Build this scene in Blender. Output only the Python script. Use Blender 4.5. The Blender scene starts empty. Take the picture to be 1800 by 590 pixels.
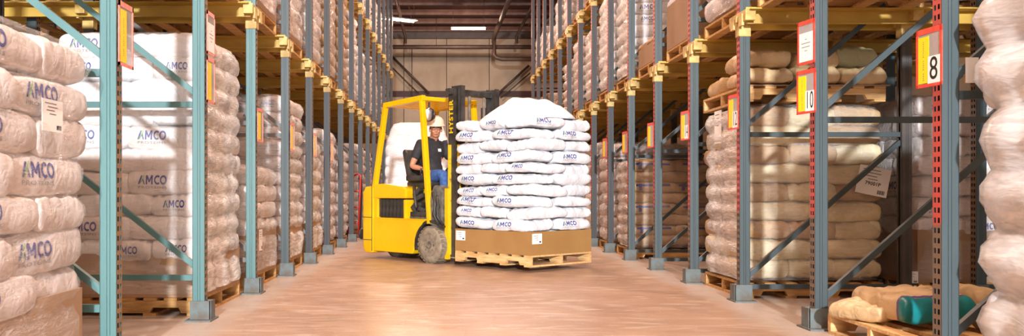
import bpy, bmesh, math, random
from mathutils import Vector, Matrix, noise, Euler
from mathutils.bvhtree import BVHTree
random.seed(7)
PI = math.pi
scene = bpy.context.scene
col = scene.collection

# ------------------------------------------------------------------ camera, light, exposure
EYE = 0.9
cam_d = bpy.data.cameras.new('camera')
cam = bpy.data.objects.new('camera', cam_d); col.objects.link(cam)
cam.location = (0, 0, EYE); cam.rotation_euler = (PI/2, 0, 0)
cam_d.sensor_width = 36; cam_d.lens = 30.0
cam_d.shift_x = (900-785)/1800; cam_d.shift_y = (338-295)/1800
cam_d.dof.use_dof = True; cam_d.dof.focus_distance = 9.5; cam_d.dof.aperture_fstop = 9.0
scene.camera = cam

world = bpy.data.worlds.new('world'); scene.world = world; world.use_nodes = True
world.node_tree.nodes['Background'].inputs[0].default_value = (1.0, 0.97, 0.93, 1)
world.node_tree.nodes['Background'].inputs[1].default_value = 1.0

def area(name, loc, rot, sx, sy, power, color=(1, 1, 1)):
    d = bpy.data.lights.new(name, 'AREA'); d.shape = 'RECTANGLE'; d.size = sx; d.size_y = sy
    d.energy = power; d.color = color
    o = bpy.data.objects.new(name, d); col.objects.link(o)
    o.location = loc; o.rotation_euler = rot
    return o
# soft front fill light, added behind the camera to brighten the view
area('front_fill_light', (0.9, -14.3, 2.4), (PI/2, 0, 0), 5.8, 4.6, 1200, (0.94, 0.97, 1.0))
# unseen cool key light behind the camera, inferred from hard shadows up the aisle
key_at = Vector((0.2, -13.6, 5.4))
k_ = area('cool_key_light', key_at, (0, 0, 0), .45, .45, 1450, (0.93, 0.97, 1.0))
k_.rotation_euler = (Vector((0.4, 9.0, 1.2))-key_at).to_track_quat('-Z', 'Y').to_euler()
k_.data.spread = math.radians(80)

vs = scene.view_settings
vs.view_transform = 'Standard'; vs.look = 'None'; vs.gamma = 1.0; vs.use_curve_mapping = False
vs.exposure = -0.1
scene.cycles.max_bounces = 8
scene.cycles.transparent_max_bounces = 16

# ------------------------------------------------------------------ materials
MATS = {}
def srgb(r, g, b):
    f = lambda c: (c/255/12.92) if c/255 <= 0.04045 else ((c/255+0.055)/1.055)**2.4
    return (f(r), f(g), f(b), 1)
def mat(name, c1, c2=None, rough=0.5, scale=8.0, stretch=(1, 1, 1), bump=0.0, bscale=40.0, metal=0.0,
        detail=4.0, contrast=(0.35, 0.65), coat=0.0, emit=None, rnd=0.0, bdist=0.01, crumple=0.0):
    m = bpy.data.materials.new(name); m.use_nodes = True
    nt = m.node_tree; N = nt.nodes; L = nt.links
    p = N['Principled BSDF']
    p.inputs['Roughness'].default_value = rough
    p.inputs['Metallic'].default_value = metal
    p.inputs['Coat Weight'].default_value = coat
    tc = N.new('ShaderNodeTexCoord'); mp = N.new('ShaderNodeMapping')
    mp.inputs['Scale'].default_value = stretch
    L.new(tc.outputs['Object'], mp.inputs['Vector'])
    out = None
    if c2 is not None:
        n = N.new('ShaderNodeTexNoise'); n.inputs['Scale'].default_value = scale; n.inputs['Detail'].default_value = detail
        L.new(mp.outputs[0], n.inputs['Vector'])
        r = N.new('ShaderNodeMapRange'); r.inputs[1].default_value = contrast[0]; r.inputs[2].default_value = contrast[1]
        L.new(n.outputs['Fac'], r.inputs[0])
        mx = N.new('ShaderNodeMix'); mx.data_type = 'RGBA'
        mx.inputs[6].default_value = c1; mx.inputs[7].default_value = c2
        L.new(r.outputs[0], mx.inputs[0]); out = mx.outputs[2]
    else:
        rg = N.new('ShaderNodeRGB'); rg.outputs[0].default_value = c1; out = rg.outputs[0]
    if rnd:
        oi = N.new('ShaderNodeObjectInfo'); hs = N.new('ShaderNodeHueSaturation')
        mr = N.new('ShaderNodeMapRange'); mr.inputs[3].default_value = 1-rnd; mr.inputs[4].default_value = 1+rnd
        L.new(oi.outputs['Random'], mr.inputs[0]); L.new(mr.outputs[0], hs.inputs['Value']); L.new(out, hs.inputs['Color'])
        out = hs.outputs[0]
    L.new(out, p.inputs['Base Color'])
    if bump:
        n2 = N.new('ShaderNodeTexNoise'); n2.inputs['Scale'].default_value = bscale; n2.inputs['Detail'].default_value = 3
        L.new(mp.outputs[0], n2.inputs['Vector'])
        b = N.new('ShaderNodeBump'); b.inputs['Strength'].default_value = bump; b.inputs['Distance'].default_value = bdist
        L.new(n2.outputs['Fac'], b.inputs['Height']); L.new(b.outputs[0], p.inputs['Normal'])
    if crumple:   # creased paper or film: ridged noise at two sizes
        hs_ = []
        for sc, w_ in ((6.0, 1.0), (15.0, .45)):
            n3 = N.new('ShaderNodeTexNoise'); n3.inputs['Scale'].default_value = sc; n3.inputs['Detail'].default_value = 1.5; n3.inputs['Distortion'].default_value = .8
            L.new(mp.outputs[0], n3.inputs['Vector'])
            a1 = N.new('ShaderNodeMath'); a1.operation = 'SUBTRACT'; a1.inputs[1].default_value = .5; L.new(n3.outputs['Fac'], a1.inputs[0])
            a2 = N.new('ShaderNodeMath'); a2.operation = 'ABSOLUTE'; L.new(a1.outputs[0], a2.inputs[0])
            a3 = N.new('ShaderNodeMath'); a3.operation = 'MULTIPLY'; a3.inputs[1].default_value = w_; L.new(a2.outputs[0], a3.inputs[0]); hs_.append(a3.outputs[0])
        ad = N.new('ShaderNodeMath'); ad.operation = 'ADD'; L.new(hs_[0], ad.inputs[0]); L.new(hs_[1], ad.inputs[1])
        b2 = N.new('ShaderNodeBump'); b2.inputs['Strength'].default_value = crumple; b2.inputs['Distance'].default_value = .05
        L.new(ad.outputs[0], b2.inputs['Height'])
        if bump: L.new(b.outputs[0], b2.inputs['Normal'])
        L.new(b2.outputs[0], p.inputs['Normal'])
    if emit:
        p.inputs['Emission Color'].default_value = emit[:4] if len(emit) > 4 else (1, 1, 1, 1)
        p.inputs['Emission Strength'].default_value = emit[-1]
    MATS[name] = m
    return m

mat('steel_teal', srgb(74, 112, 113), srgb(86, 124, 124), 0.45, 3, (1, 1, .3), bump=.05)
mat('steel_slate', srgb(54, 68, 72), srgb(64, 77, 81), 0.45, 3, (1, 1, .3), bump=.05)
mat('steel_worn', srgb(94, 108, 110), srgb(92, 84, 74), 0.6, 14, bump=.15)
mat('steel_brown', srgb(88, 74, 68), srgb(104, 88, 78), 0.5, 6, (1, 1, .3))
mat('steel_grey', srgb(94, 94, 96), srgb(110, 106, 104), 0.5, 4)
mat('steel_far_shaded', srgb(40, 42, 46), srgb(52, 52, 55), 0.5, 3, (1, 1, .3))  # shade on the far posts is put into this darker steel colour
mat('steel_dark', srgb(66, 64, 64), srgb(84, 78, 74), 0.5, 6)
mat('rail_yellow', srgb(206, 172, 74), srgb(182, 146, 62), 0.5, 5, (.4, 1, 1), bump=.08)
mat('bracket_yellow', srgb(212, 184, 110), srgb(170, 134, 66), 0.5, 12)
mat('truck_yellow', srgb(234, 188, 12), srgb(226, 176, 10), 0.32, 3, coat=.2)
mat('truck_yellow_worn', srgb(232, 188, 30), srgb(120, 100, 50), 0.5, 22, contrast=(.55, .75))
mat('truck_black', srgb(40, 38, 36), srgb(66, 62, 58), 0.45, 12, bump=.15)
mat('truck_grey', srgb(112, 106, 96), srgb(76, 72, 66), 0.65, 16, bump=.2)
mat('rubber', srgb(152, 138, 116), srgb(122, 108, 90), 0.85, 14, bump=.25)
mat('hub_dirty', srgb(140, 128, 110), srgb(82, 74, 62), 0.8, 24, bump=.4)
mat('chrome', srgb(200, 200, 205), None, 0.15, metal=1.0)
mat('wood_pale', srgb(222, 184, 128), srgb(196, 150, 94), 0.75, 6, (1, 6, 6), bump=.15, rnd=.12)
mat('wood_old', srgb(206, 164, 104), srgb(172, 128, 74), 0.8, 6, (1, 6, 6), bump=.2, rnd=.18)
mat('carton', srgb(164, 124, 72), srgb(154, 114, 64), 0.7, 2.5, bump=.04)
mat('carton_dull', srgb(172, 140, 110), srgb(160, 128, 98), 0.7, 2.5, bump=.04, rnd=.08)
mat('bag_white', srgb(228, 228, 231), srgb(220, 220, 224), 0.42, 5, bump=.1, bscale=40, bdist=.004, crumple=.42)
mat('bag_white_warm', srgb(224, 216, 213), srgb(214, 203, 198), 0.42, 4, bump=.1, bscale=40, bdist=.004, crumple=.42, rnd=.04)  # white bag, pinkish tint of the warm lamps put into its colour
mat('bag_cream', srgb(220, 207, 172), srgb(208, 192, 152), 0.5, 4, bump=.1, bscale=40, bdist=.004, crumple=.42, rnd=.06)
mat('bag_kraft', srgb(190, 158, 114), srgb(174, 140, 98), 0.6, 4, bump=.1, bscale=40, bdist=.004, crumple=.42, rnd=.08)
mat('bag_tan', srgb(212, 184, 142), srgb(198, 168, 124), 0.5, 4, bump=.1, bscale=40, bdist=.004, crumple=.42, rnd=.05)
mat('bag_olive', srgb(190, 184, 142), srgb(176, 168, 126), 0.5, 4, bump=.1, bscale=40, bdist=.004, crumple=.42)
mat('teal_print', srgb(20, 128, 132), srgb(14, 112, 120), 0.35, 6, bump=.1)
mat('purple_print', srgb(92, 66, 140), None, 0.4)
mat('blue_print', srgb(34, 56, 150), None, 0.45)
mat('logo_blue', srgb(36, 46, 136), None, 0.45)
mat('logo_green', srgb(110, 190, 70), None, 0.45)
mat('logo_grey', srgb(130, 128, 136), None, 0.45)
mat('paper', srgb(246, 246, 244), None, 0.6)
mat('paper_yellow', srgb(255, 222, 20), None, 0.5)
mat('ink', srgb(24, 24, 26), None, 0.5)
mat('ink_grey', srgb(110, 110, 112), None, 0.5)
mat('pouch_red', srgb(232, 66, 50), srgb(240, 92, 74), 0.35, 20)
mat('pouch_pink', srgb(240, 120, 104), srgb(244, 160, 146), 0.35, 20)
mat('red_paint', srgb(196, 44, 36), None, 0.4)
mat('maroon', srgb(62, 30, 30), srgb(52, 26, 26), 0.6, 3)
mat('maroon_light', srgb(118, 92, 82), srgb(96, 70, 62), 0.6, 3)
mat('pipe_dark', srgb(58, 48, 44), srgb(76, 58, 50), 0.5, 6)
mat('wall_panel', srgb(178, 164, 144), srgb(160, 145, 125), 0.8, 1.2, bump=.3, bscale=14)
mat('wall_side', srgb(150, 128, 104), srgb(136, 114, 92), 0.85, 1.2)
mat('lamp_white', srgb(230, 226, 214), None, 0.5)
mat('lamp_tube', srgb(255, 250, 240), None, 0.5, emit=(1.0, 0.9, 0.78, 1, 1.0))
mat('skin', srgb(200, 140, 108), srgb(190, 126, 96), 0.5, 20)
mat('hair', srgb(30, 24, 22), None, 0.6)
mat('shirt_black', srgb(42, 40, 44), srgb(54, 50, 52), 0.8, 20, bump=.3, bscale=30)
mat('denim', srgb(66, 100, 158), srgb(48, 80, 136), 0.85, 30, bump=.3, bscale=30)
mat('hat_cream', srgb(240, 222, 196), srgb(230, 206, 176), 0.3, 6)
mat('lens', srgb(210, 190, 180), None, 0.05)
mat('lip', srgb(160, 90, 80), None, 0.5)
mat('eye_white', srgb(235, 230, 225), None, 0.3)

def film_mat(name, milk, tint=(1, .985, .975, 1), strength=.7, bs=9.0, rough=.1):
    m = bpy.data.materials.new(name); m.use_nodes = True
    nt = m.node_tree; N = nt.nodes; L = nt.links
    p = N['Principled BSDF']; outn = N['Material Output']
    p.inputs['Base Color'].default_value = tint; p.inputs['Roughness'].default_value = rough; p.inputs['Specular IOR Level'].default_value = .8
    p.inputs['IOR'].default_value = 1.5
    tr = N.new('ShaderNodeBsdfTransparent'); mx = N.new('ShaderNodeMixShader')
    tc = N.new('ShaderNodeTexCoord'); mp = N.new('ShaderNodeMapping'); mp.inputs['Scale'].default_value = (1.2, 1.2, 5)
    mp.inputs['Rotation'].default_value = (0.25, 0.2, 0)
    L.new(tc.outputs['Object'], mp.inputs[0])
    n = N.new('ShaderNodeTexNoise'); n.inputs['Scale'].default_value = 4.5; n.inputs['Detail'].default_value = 4; n.inputs['Distortion'].default_value = 1.2
    L.new(mp.outputs[0], n.inputs[0])
    r = N.new('ShaderNodeMapRange'); r.inputs[1].default_value = .35; r.inputs[2].default_value = .75
    r.inputs[3].default_value = milk*.6; r.inputs[4].default_value = min(1, milk*1.5)
    L.new(n.outputs['Fac'], r.inputs[0]); L.new(r.outputs[0], mx.inputs[0])
    n2 = N.new('ShaderNodeTexNoise'); n2.inputs['Scale'].default_value = bs; n2.inputs['Detail'].default_value = 3; n2.inputs['Distortion'].default_value = 2.0
    L.new(mp.outputs[0], n2.inputs[0])
    b = N.new('ShaderNodeBump'); b.inputs['Strength'].default_value = strength; b.inputs['Distance'].default_value = .03
    L.new(n2.outputs['Fac'], b.inputs['Height']); L.new(b.outputs[0], p.inputs['Normal'])
    L.new(tr.outputs[0], mx.inputs[1]); L.new(p.outputs[0], mx.inputs[2]); L.new(mx.outputs[0], outn.inputs[0])
    MATS[name] = m
film_mat('film_clear', .2, strength=.9); film_mat('film_mid', .42, strength=.9); film_mat('film_milky', .72, (1, .985, .975, 1), .55); film_mat('film_heavy', .93, (.90, .885, .88, 1), .3, 1.8, .22)
def pouch_mat():
    m = bpy.data.materials.new('pouch_clear'); m.use_nodes = True
    nt = m.node_tree; N = nt.nodes; L = nt.links; p = N['Principled BSDF']
    p.inputs['Base Color'].default_value = (.55, .53, .52, 1); p.inputs['Roughness'].default_value = .12
    tr = N.new('ShaderNodeBsdfTransparent'); mx = N.new('ShaderNodeMixShader'); mx.inputs[0].default_value = .55
    L.new(tr.outputs[0], mx.inputs[1]); L.new(p.outputs[0], mx.inputs[2]); L.new(mx.outputs[0], N['Material Output'].inputs[0])
    MATS['pouch_clear'] = m
pouch_mat()

def paint_split(name, lo, hi, z):   # a post whose lower section was painted a different colour
    m = bpy.data.materials.new(name); m.use_nodes = True
    nt = m.node_tree; N = nt.nodes; L = nt.links; p = N['Principled BSDF']; p.inputs['Roughness'].default_value = .5
    tc = N.new('ShaderNodeTexCoord'); sx = N.new('ShaderNodeSeparateXYZ'); L.new(tc.outputs['Object'], sx.inputs[0])
    n = N.new('ShaderNodeTexNoise'); n.inputs['Scale'].default_value = 9; L.new(tc.outputs['Object'], n.inputs[0])
    a = N.new('ShaderNodeMath'); a.operation = 'MULTIPLY_ADD'; a.inputs[1].default_value = .05; L.new(n.outputs['Fac'], a.inputs[0]); L.new(sx.outputs[2], a.inputs[2])
    g = N.new('ShaderNodeMapRange'); g.inputs[1].default_value = z; g.inputs[2].default_value = z+.03; L.new(a.outputs[0], g.inputs[0])
    mx = N.new('ShaderNodeMix'); mx.data_type = 'RGBA'; mx.inputs[6].default_value = lo; mx.inputs[7].default_value = hi
    L.new(g.outputs[0], mx.inputs[0]); L.new(mx.outputs[2], p.inputs['Base Color'])
    MATS[name] = m
paint_split('face_red', srgb(120, 98, 80), srgb(196, 78, 66), .75)
mat('face_rust', srgb(120, 104, 92), srgb(146, 112, 76), .6, 12)

def floor_mat():
    m = bpy.data.materials.new('floor_concrete'); m.use_nodes = True
    nt = m.node_tree; N = nt.nodes; L = nt.links; p = N['Principled BSDF']
    tc = N.new('ShaderNodeTexCoord')
    def nz(scale, det, dist, st=(1, 1, 1)):
        mp = N.new('ShaderNodeMapping'); mp.inputs['Scale'].default_value = st; L.new(tc.outputs['Object'], mp.inputs[0])
        n = N.new('ShaderNodeTexNoise'); n.inputs['Scale'].default_value = scale; n.inputs['Detail'].default_value = det
        n.inputs['Distortion'].default_value = dist; L.new(mp.outputs[0], n.inputs[0]); return n.outputs['Fac']
    def rng(s, a, b, c=0, d=1):
        r = N.new('ShaderNodeMapRange'); r.inputs[1].default_value = a; r.inputs[2].default_value = b
        r.inputs[3].default_value = c; r.inputs[4].default_value = d; L.new(s, r.inputs[0]); return r.outputs[0]
    def mix(f, a, b):
        x = N.new('ShaderNodeMix'); x.data_type = 'RGBA'; L.new(f, x.inputs[0])
        for i, v in ((6, a), (7, b)):
            if isinstance(v, tuple): x.inputs[i].default_value = v
            else: L.new(v, x.inputs[i])
        return x.outputs[2]
    base = mix(rng(nz(.9, 6, 1.5), .35, .68), srgb(180, 148, 124), srgb(166, 133, 108))
    swirl = mix(rng(nz(2.2, 5, 3.0, (.5, 1.6, 1)), .52, .72), base, srgb(200, 180, 163))
    sx = N.new('ShaderNodeSeparateXYZ'); L.new(tc.outputs['Object'], sx.inputs[0])
    wob = N.new('ShaderNodeMath'); wob.operation = 'MULTIPLY_ADD'; wob.inputs[1].default_value = .35
    L.new(nz(1.3, 4, .6), wob.inputs[0])
    ctr = N.new('ShaderNodeMath'); ctr.operation = 'SUBTRACT'; ctr.inputs[1].default_value = .36; L.new(sx.outputs[0], ctr.inputs[0])
    ab = N.new('ShaderNodeMath'); ab.operation = 'ABSOLUTE'; L.new(ctr.outputs[0], ab.inputs[0]); L.new(ab.outputs[0], wob.inputs[2])
    edge = mix(rng(wob.outputs[0], 1.95, 2.12, 0, .8), swirl, srgb(186, 172, 160))
    dust = mix(rng(nz(38, 4, .4), .66, .74, 0, .7), edge, srgb(240, 222, 204))
    scuff = mix(rng(nz(5.0, 6, 2.0, (2.5, .35, 1)), .6, .8, 0, .5), dust, srgb(142, 118, 98))
    L.new(scuff, p.inputs['Base Color'])
    L.new(rng(nz(2.5, 5, 1.0), .3, .7, .28, .5), p.inputs['Roughness'])
    b = N.new('ShaderNodeBump'); b.inputs['Strength'].default_value = .12; b.inputs['Distance'].default_value = .01
    L.new(nz(60, 5, 0), b.inputs['Height']); L.new(b.outputs[0], p.inputs['Normal'])
    MATS['floor_concrete'] = m
floor_mat()

# ------------------------------------------------------------------ helpers
def link(name, data, parent=None, loc=(0, 0, 0), rot=(0, 0, 0), scale=(1, 1, 1)):
    o = bpy.data.objects.new(name, data); col.objects.link(o)
    o.location = loc; o.rotation_euler = rot; o.scale = scale
    if parent: o.parent = parent
    return o
def tag(o, label=None, cat=None, group=None, kind=None):
    if label: o['label'] = label
    if cat: o['category'] = cat
    if group: o['group'] = group
    if kind: o['kind'] = kind
    return o
def empty(name, loc, rz=0, **k):
    o = link(name, None, None, loc, (0, 0, rz)); o.empty_display_size = .1
    return tag(o, **k)
def finish(bm, name, mats, smooth=False):
    bmesh.ops.recalc_face_normals(bm, faces=bm.faces)
    me = bpy.data.meshes.new(name); bm.to_mesh(me); bm.free()
    for m in (mats if isinstance(mats, (list, tuple)) else [mats]): me.materials.append(MATS[m])
    if smooth:
        for p in me.polygons: p.use_smooth = True
    return me
def bbox(bm, x0, x1, y0, y1, z0, z1, mi=0, bev=0):
    vs_ = [bm.verts.new(v) for v in ((x0, y0, z0), (x1, y0, z0), (x1, y1, z0), (x0, y1, z0), (x0, y0, z1), (x1, y0, z1), (x1, y1, z1), (x0, y1, z1))]
    fs = [bm.faces.new([vs_[i] for i in f]) for f in ((3, 2, 1, 0), (4, 5, 6, 7), (0, 1, 5, 4), (1, 2, 6, 5), (2, 3, 7, 6), (3, 0, 4, 7))]
    for f in fs: f.material_index = mi
    if bev:
        es = list({e for f in fs for e in f.edges})
        bmesh.ops.bevel(bm, geom=es, offset=bev, segments=2, affect='EDGES', profile=.6)
    return vs_
CACHE = {}
def boxmesh(sx, sy, sz, m, bev=0, name='box'):
    key = (round(sx, 4), round(sy, 4), round(sz, 4), m, bev)
    if key not in CACHE:
        bm = bmesh.new(); bbox(bm, -sx/2, sx/2, -sy/2, sy/2, -sz/2, sz/2, bev=bev); CACHE[key] = finish(bm, name, m)
    return CACHE[key]
def box(name, parent, c, s, m, rot=(0, 0, 0), bev=0):
    return link(name, boxmesh(*s, m, bev, name), parent, c, rot)
def tube_bm(bm, pts, r, seg=8, cap=True):
    """tube along a polyline; r scalar or per point"""
    pts = [Vector(p) for p in pts]; rings = []
    up = Vector((0, 0, 1))
    for i, p in enumerate(pts):
        t = (pts[min(i+1, len(pts)-1)] - pts[max(i-1, 0)]).normalized()
        a = t.cross(up)
        if a.length < .05: a = t.cross(Vector((1, 0, 0)))
        a.normalize(); b = t.cross(a).normalized()
        rr = r[i] if isinstance(r, (list, tuple)) else r
        rings.append([bm.verts.new(p + a*math.cos(2*PI*k/seg)*rr + b*math.sin(2*PI*k/seg)*rr) for k in range(seg)])
    for i in range(len(rings)-1):
        for k in range(seg): bm.faces.new((rings[i][k], rings[i][(k+1) % seg], rings[i+1][(k+1) % seg], rings[i+1][k]))
    if cap: bm.faces.new(rings[0][::-1]); bm.faces.new(rings[-1])
def tube(name, parent, pts, r, m, seg=8, smooth=True):
    bm = bmesh.new(); tube_bm(bm, pts, r, seg); return link(name, finish(bm, name, m, smooth), parent)
def bar(name, parent, a, b, w, h, m, bev=0):
    """rectangular bar from a to b"""
    a, b = Vector(a), Vector(b); d = b-a
    q = d.to_track_quat('X', 'Z')
    o = link(name, boxmesh(d.length, w, h, m, bev, name), parent, (a+b)/2); o.rotation_euler = q.to_euler(); return o
def lathe_bm(bm, prof, seg=24, axis='z', mi=0):
    rings = []
    for r, z in prof:
        ring = []
        for k in range(seg):
            a = 2*PI*k/seg; p = (r*math.cos(a), r*math.sin(a), z)
            if axis == 'y': p = (p[0], p[2], p[1])
            if axis == 'x': p = (p[2], p[0], p[1])
            ring.append(bm.verts.new(p))
        rings.append(ring)
    for i in range(len(rings)-1):
        for k in range(seg):
            f = bm.faces.new((rings[i][k], rings[i][(k+1) % seg], rings[i+1][(k+1) % seg], rings[i+1][k])); f.material_index = mi
    bm.faces.new(rings[0][::-1]).material_index = mi; bm.faces.new(rings[-1]).material_index = mi
def prism(name, parent, poly, y0, y1, m, bev=0, loc=(0, 0, 0), rot=(0, 0, 0), smooth=False):
    """polygon in (x,z), extruded along y"""
    bm = bmesh.new()
    a = [bm.verts.new((x, y0, z)) for x, z in poly]; b = [bm.verts.new((x, y1, z)) for x, z in poly]
    bm.faces.new(a); bm.faces.new(b[::-1]); n = len(poly)
    for i in range(n): bm.faces.new((a[i], a[(i+1) % n], b[(i+1) % n], b[i]))
    if bev: bmesh.ops.bevel(bm, geom=list(bm.edges), offset=bev, segments=2, affect='EDGES', profile=.6)
    return link(name, finish(bm, name, m, smooth), parent, loc, rot)
def text_mesh(s, size, m, bold=.0, align='CENTER', name='lettering'):
    key = ('t', s, size, m, bold, align)
    if key in CACHE: return CACHE[key]
    c = bpy.data.curves.new('txt', 'FONT'); c.body = s; c.size = size; c.offset = bold; c.space_character = 1.1; c.align_x = align; c.align_y = 'CENTER'
    c.resolution_u = 3
    o = bpy.data.objects.new('txt', c); col.objects.link(o)
    dg = bpy.context.evaluated_depsgraph_get(); dg.update()
    me = bpy.data.meshes.new_from_object(o.evaluated_get(dg)); me.name = name
    me.materials.clear(); me.materials.append(MATS[m])
    bpy.data.objects.remove(o); bpy.data.curves.remove(c)
    CACHE[key] = me
    return me
ORD = ['first', 'second', 'third', 'fourth', 'fifth', 'sixth', 'seventh', 'eighth', 'ninth', 'tenth', 'eleventh', 'twelfth',
       'thirteenth', 'fourteenth', 'fifteenth', 'sixteenth', 'seventeenth']

# ------------------------------------------------------------------ setting
XL, XR = -1.70, 2.42
YB = 36.0; ZC = 7.6; WX = 7.2
def structure():
    f = link('floor', boxmesh(2*WX, YB+15, .1, 'floor_concrete'), None, (0, (YB-15)/2, -.05)); tag(f, kind='structure')
    c = link('ceiling', boxmesh(2*WX, YB+15, .06, 'maroon'), None, (0, (YB-15)/2, ZC+.25)); tag(c, kind='structure')
    for i in range(31):
        y = YB-.4-1.66*i
        box('purlin', c, (0, y-(YB-15)/2, -.14), (2*WX-.1, .09, .2), 'maroon_light')
    for x in (-5.5, -1.4, 3.4, 6.6):
        box('deck_seam', c, (x, 0, -.045), (.05, YB+14.8, .03), 'maroon_light')
    w = link('wall_back', boxmesh(2*WX, .1, ZC+.3, 'maroon'), None, (0, YB+.1, (ZC+.3)/2)); tag(w, kind='structure')
    n = 8; pw = 2*WX/n
    for i in range(n):
        box('wall_panel', w, (-WX+pw*(i+.5), -.09, 0), (pw-.03, .08, ZC+.2), 'wall_panel')
    for s, nm in ((-1, 'wall_left'), (1, 'wall_right')):
        t = link(nm, boxmesh(.1, YB+15, ZC+.3, 'wall_side'), None, (s*(WX+.05), (YB-15)/2, (ZC+.3)/2)); tag(t, kind='structure')
    # wall behind the camera, door opening added to let the fill light in
    t = link('wall_front', boxmesh(4.2, .12, ZC+.3, 'wall_side'), None, (-5.1, -14.5, (ZC+.3)/2)); tag(t, kind='structure')
    box('wall_section', t, (9.45, 0, 0), (3.9, .12, ZC+.3), 'wall_side')
    box('wall_lintel', t, (5.3, 0, (ZC+.3)/2-1.35), (6.4, .12, 2.7), 'wall_side')
    # steel on the back wall
    g = tag(box('trim_1', None, (0, YB-.1, 5.05), (2*WX-.2, .12, .22), 'maroon'), kind='structure')
    g = tag(box('trim_2', None, (0, YB-.12, 7.5), (2*WX-.2, .2, .28), 'pipe_dark'), kind='structure')
structure()

def px(x, y, Y): return Vector(((x-785)*Y/1500, Y, EYE+(338-y)*Y/1500))
Y0 = YB-.3
sm = tag(tube('sprinkler_main', None, [(-6.8, 33.6, 6.62), (6.8, 33.6, 6.62)], .085, 'pipe_dark', 10), 'dark sprinkler pipe running straight across high on the back wall', 'pipe')
for hx in (-4.2, -.4, 3.9): tube('pipe_hanger', sm, [(hx, 33.6, 6.66), (hx, 33.6, ZC+.22)], .012, 'pipe_dark', 6)
o = tag(tube('sprinkler_branch', None, [(2.05, 24.5, 7.05), (1.85, 33.1, 6.95), (1.85, 33.43, 6.8), (1.87, 33.43, 6.3), (1.95, 33.43, 6.18), (2.15, 33.43, 6.12), (5.8, 33.43, 6.12)], .085, 'pipe_dark', 10), 'thick dark pipe elbowing down from ceiling above forklift mast', 'pipe')
o = tag(tube('sprinkler_drop', None, [(-1.62, 27, 7.1), (-1.62, 33.5, 7.0), (-1.62, 33.55, 6.75)], .06, 'pipe_dark', 8), 'thin sprinkler pipe joining the wall pipe near left rack', 'pipe')
o = tag(tube('sprinkler_drop', None, [(2.95, 26.5, 7.2), (2.75, 33.5, 7.05), (2.75, 33.55, 6.75)], .06, 'pipe_dark', 8), 'thin sprinkler pipe joining the wall pipe near right rack', 'pipe')
for (a, b, r, lb) in ((px(688, 98, Y0), px(754, 164, Y0), .05, 'heavy dark diagonal wall brace left of the forklift mast'),
                      (px(690, 119, Y0), px(736, 164, Y0), .025, 'thin dark diagonal wall rod left of the forklift mast'),
                      (px(930, 115, Y0), px(874, 166, Y0), .05, 'heavy dark diagonal wall brace right of the forklift mast'),
                      (px(932, 128, Y0), px(880, 172, Y0), .025, 'thin dark diagonal wall rod right of the forklift mast')):
    tag(tube('wall_brace', None, [a, b], r, 'pipe_dark', 8), lb, 'brace')
for x, lb in ((724, 'thin vertical conduit on back wall under left sprinkler joint'),):
    tag(tube('conduit', None, [px(x, 85, Y0), px(x, 168, Y0)], .018, 'pipe_dark', 6), lb, 'pipe')

def lamp(x, y, z, lb, power=90, rods=True, rz=0):
    t = empty('ceiling_light', (x, y, z), rz, label=lb, cat='light', group='fluorescent fixtures over the aisle')
    prism('reflector', t, [(-.62, .1), (-.62, .06), (.62, .06), (.62, .1)], -.05, .05, 'lamp_white')
    bm = bmesh.new()
    for s in (-1, 1):
        vs_ = [bm.verts.new(v) for v in ((-.62, s*.05, .09), (.62, s*.05, .09), (.62, s*.15, .02), (-.62, s*.15, .02))]
        vt = [bm.verts.new(v.co+Vector((0, 0, .008))) for v in vs_]
        bm.faces.new(vs_); bm.faces.new(vt[::-1])
        for i in range(4): bm.faces.new((vs_[i], vs_[(i+1) % 4], vt[(i+1) % 4], vt[i]))
    link('wing', finish(bm, 'wing', 'lamp_white'), t)
    for s in (-1, 1):
        tube('fluorescent_tube', t, [(-.6, s*.06, .035), (.6, s*.06, .035)], .017, 'lamp_tube', 8)
    if rods:
        for s in (-1, 1): tube('hanger_rod', t, [(s*.55, 0, .1), (s*.55, 0, ZC+.2-z)], .008, 'steel_dark', 5)
    d = bpy.data.lights.new('fluorescent_glow', 'AREA'); d.shape = 'RECTANGLE'; d.size = 1.2; d.size_y = .28; d.energy = power; d.color = (1, .67, .51)
    d.energy = power/2
    for sd in (-1, 1):      # each wing of the reflector throws the light down to its own side
        o = bpy.data.objects.new('fluorescent_glow', d); col.objects.link(o); o.parent = t
        o.location = (0, sd*.09, 0.0); o.rotation_euler = (sd*.85, 0, 0)
    return t
lamp(.78, 30.5, 6.72, 'long white fluorescent fixture hanging above the forklift mast', 420)
t = lamp(-1.55, 27.6, 6.45, 'tilted white fluorescent fixture by the far left rack posts', 420, rz=.5)
for i, y in enumerate((-10.2, -6.6, -3.0, .6, 4.2, 7.8, 11.4, 15.0, 18.6, 22.2)):
    lamp(.36, y, 7.15, 'fluorescent fixture over the aisle, %s from the front wall' % ORD[i], 390, rz=PI/2)

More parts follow.
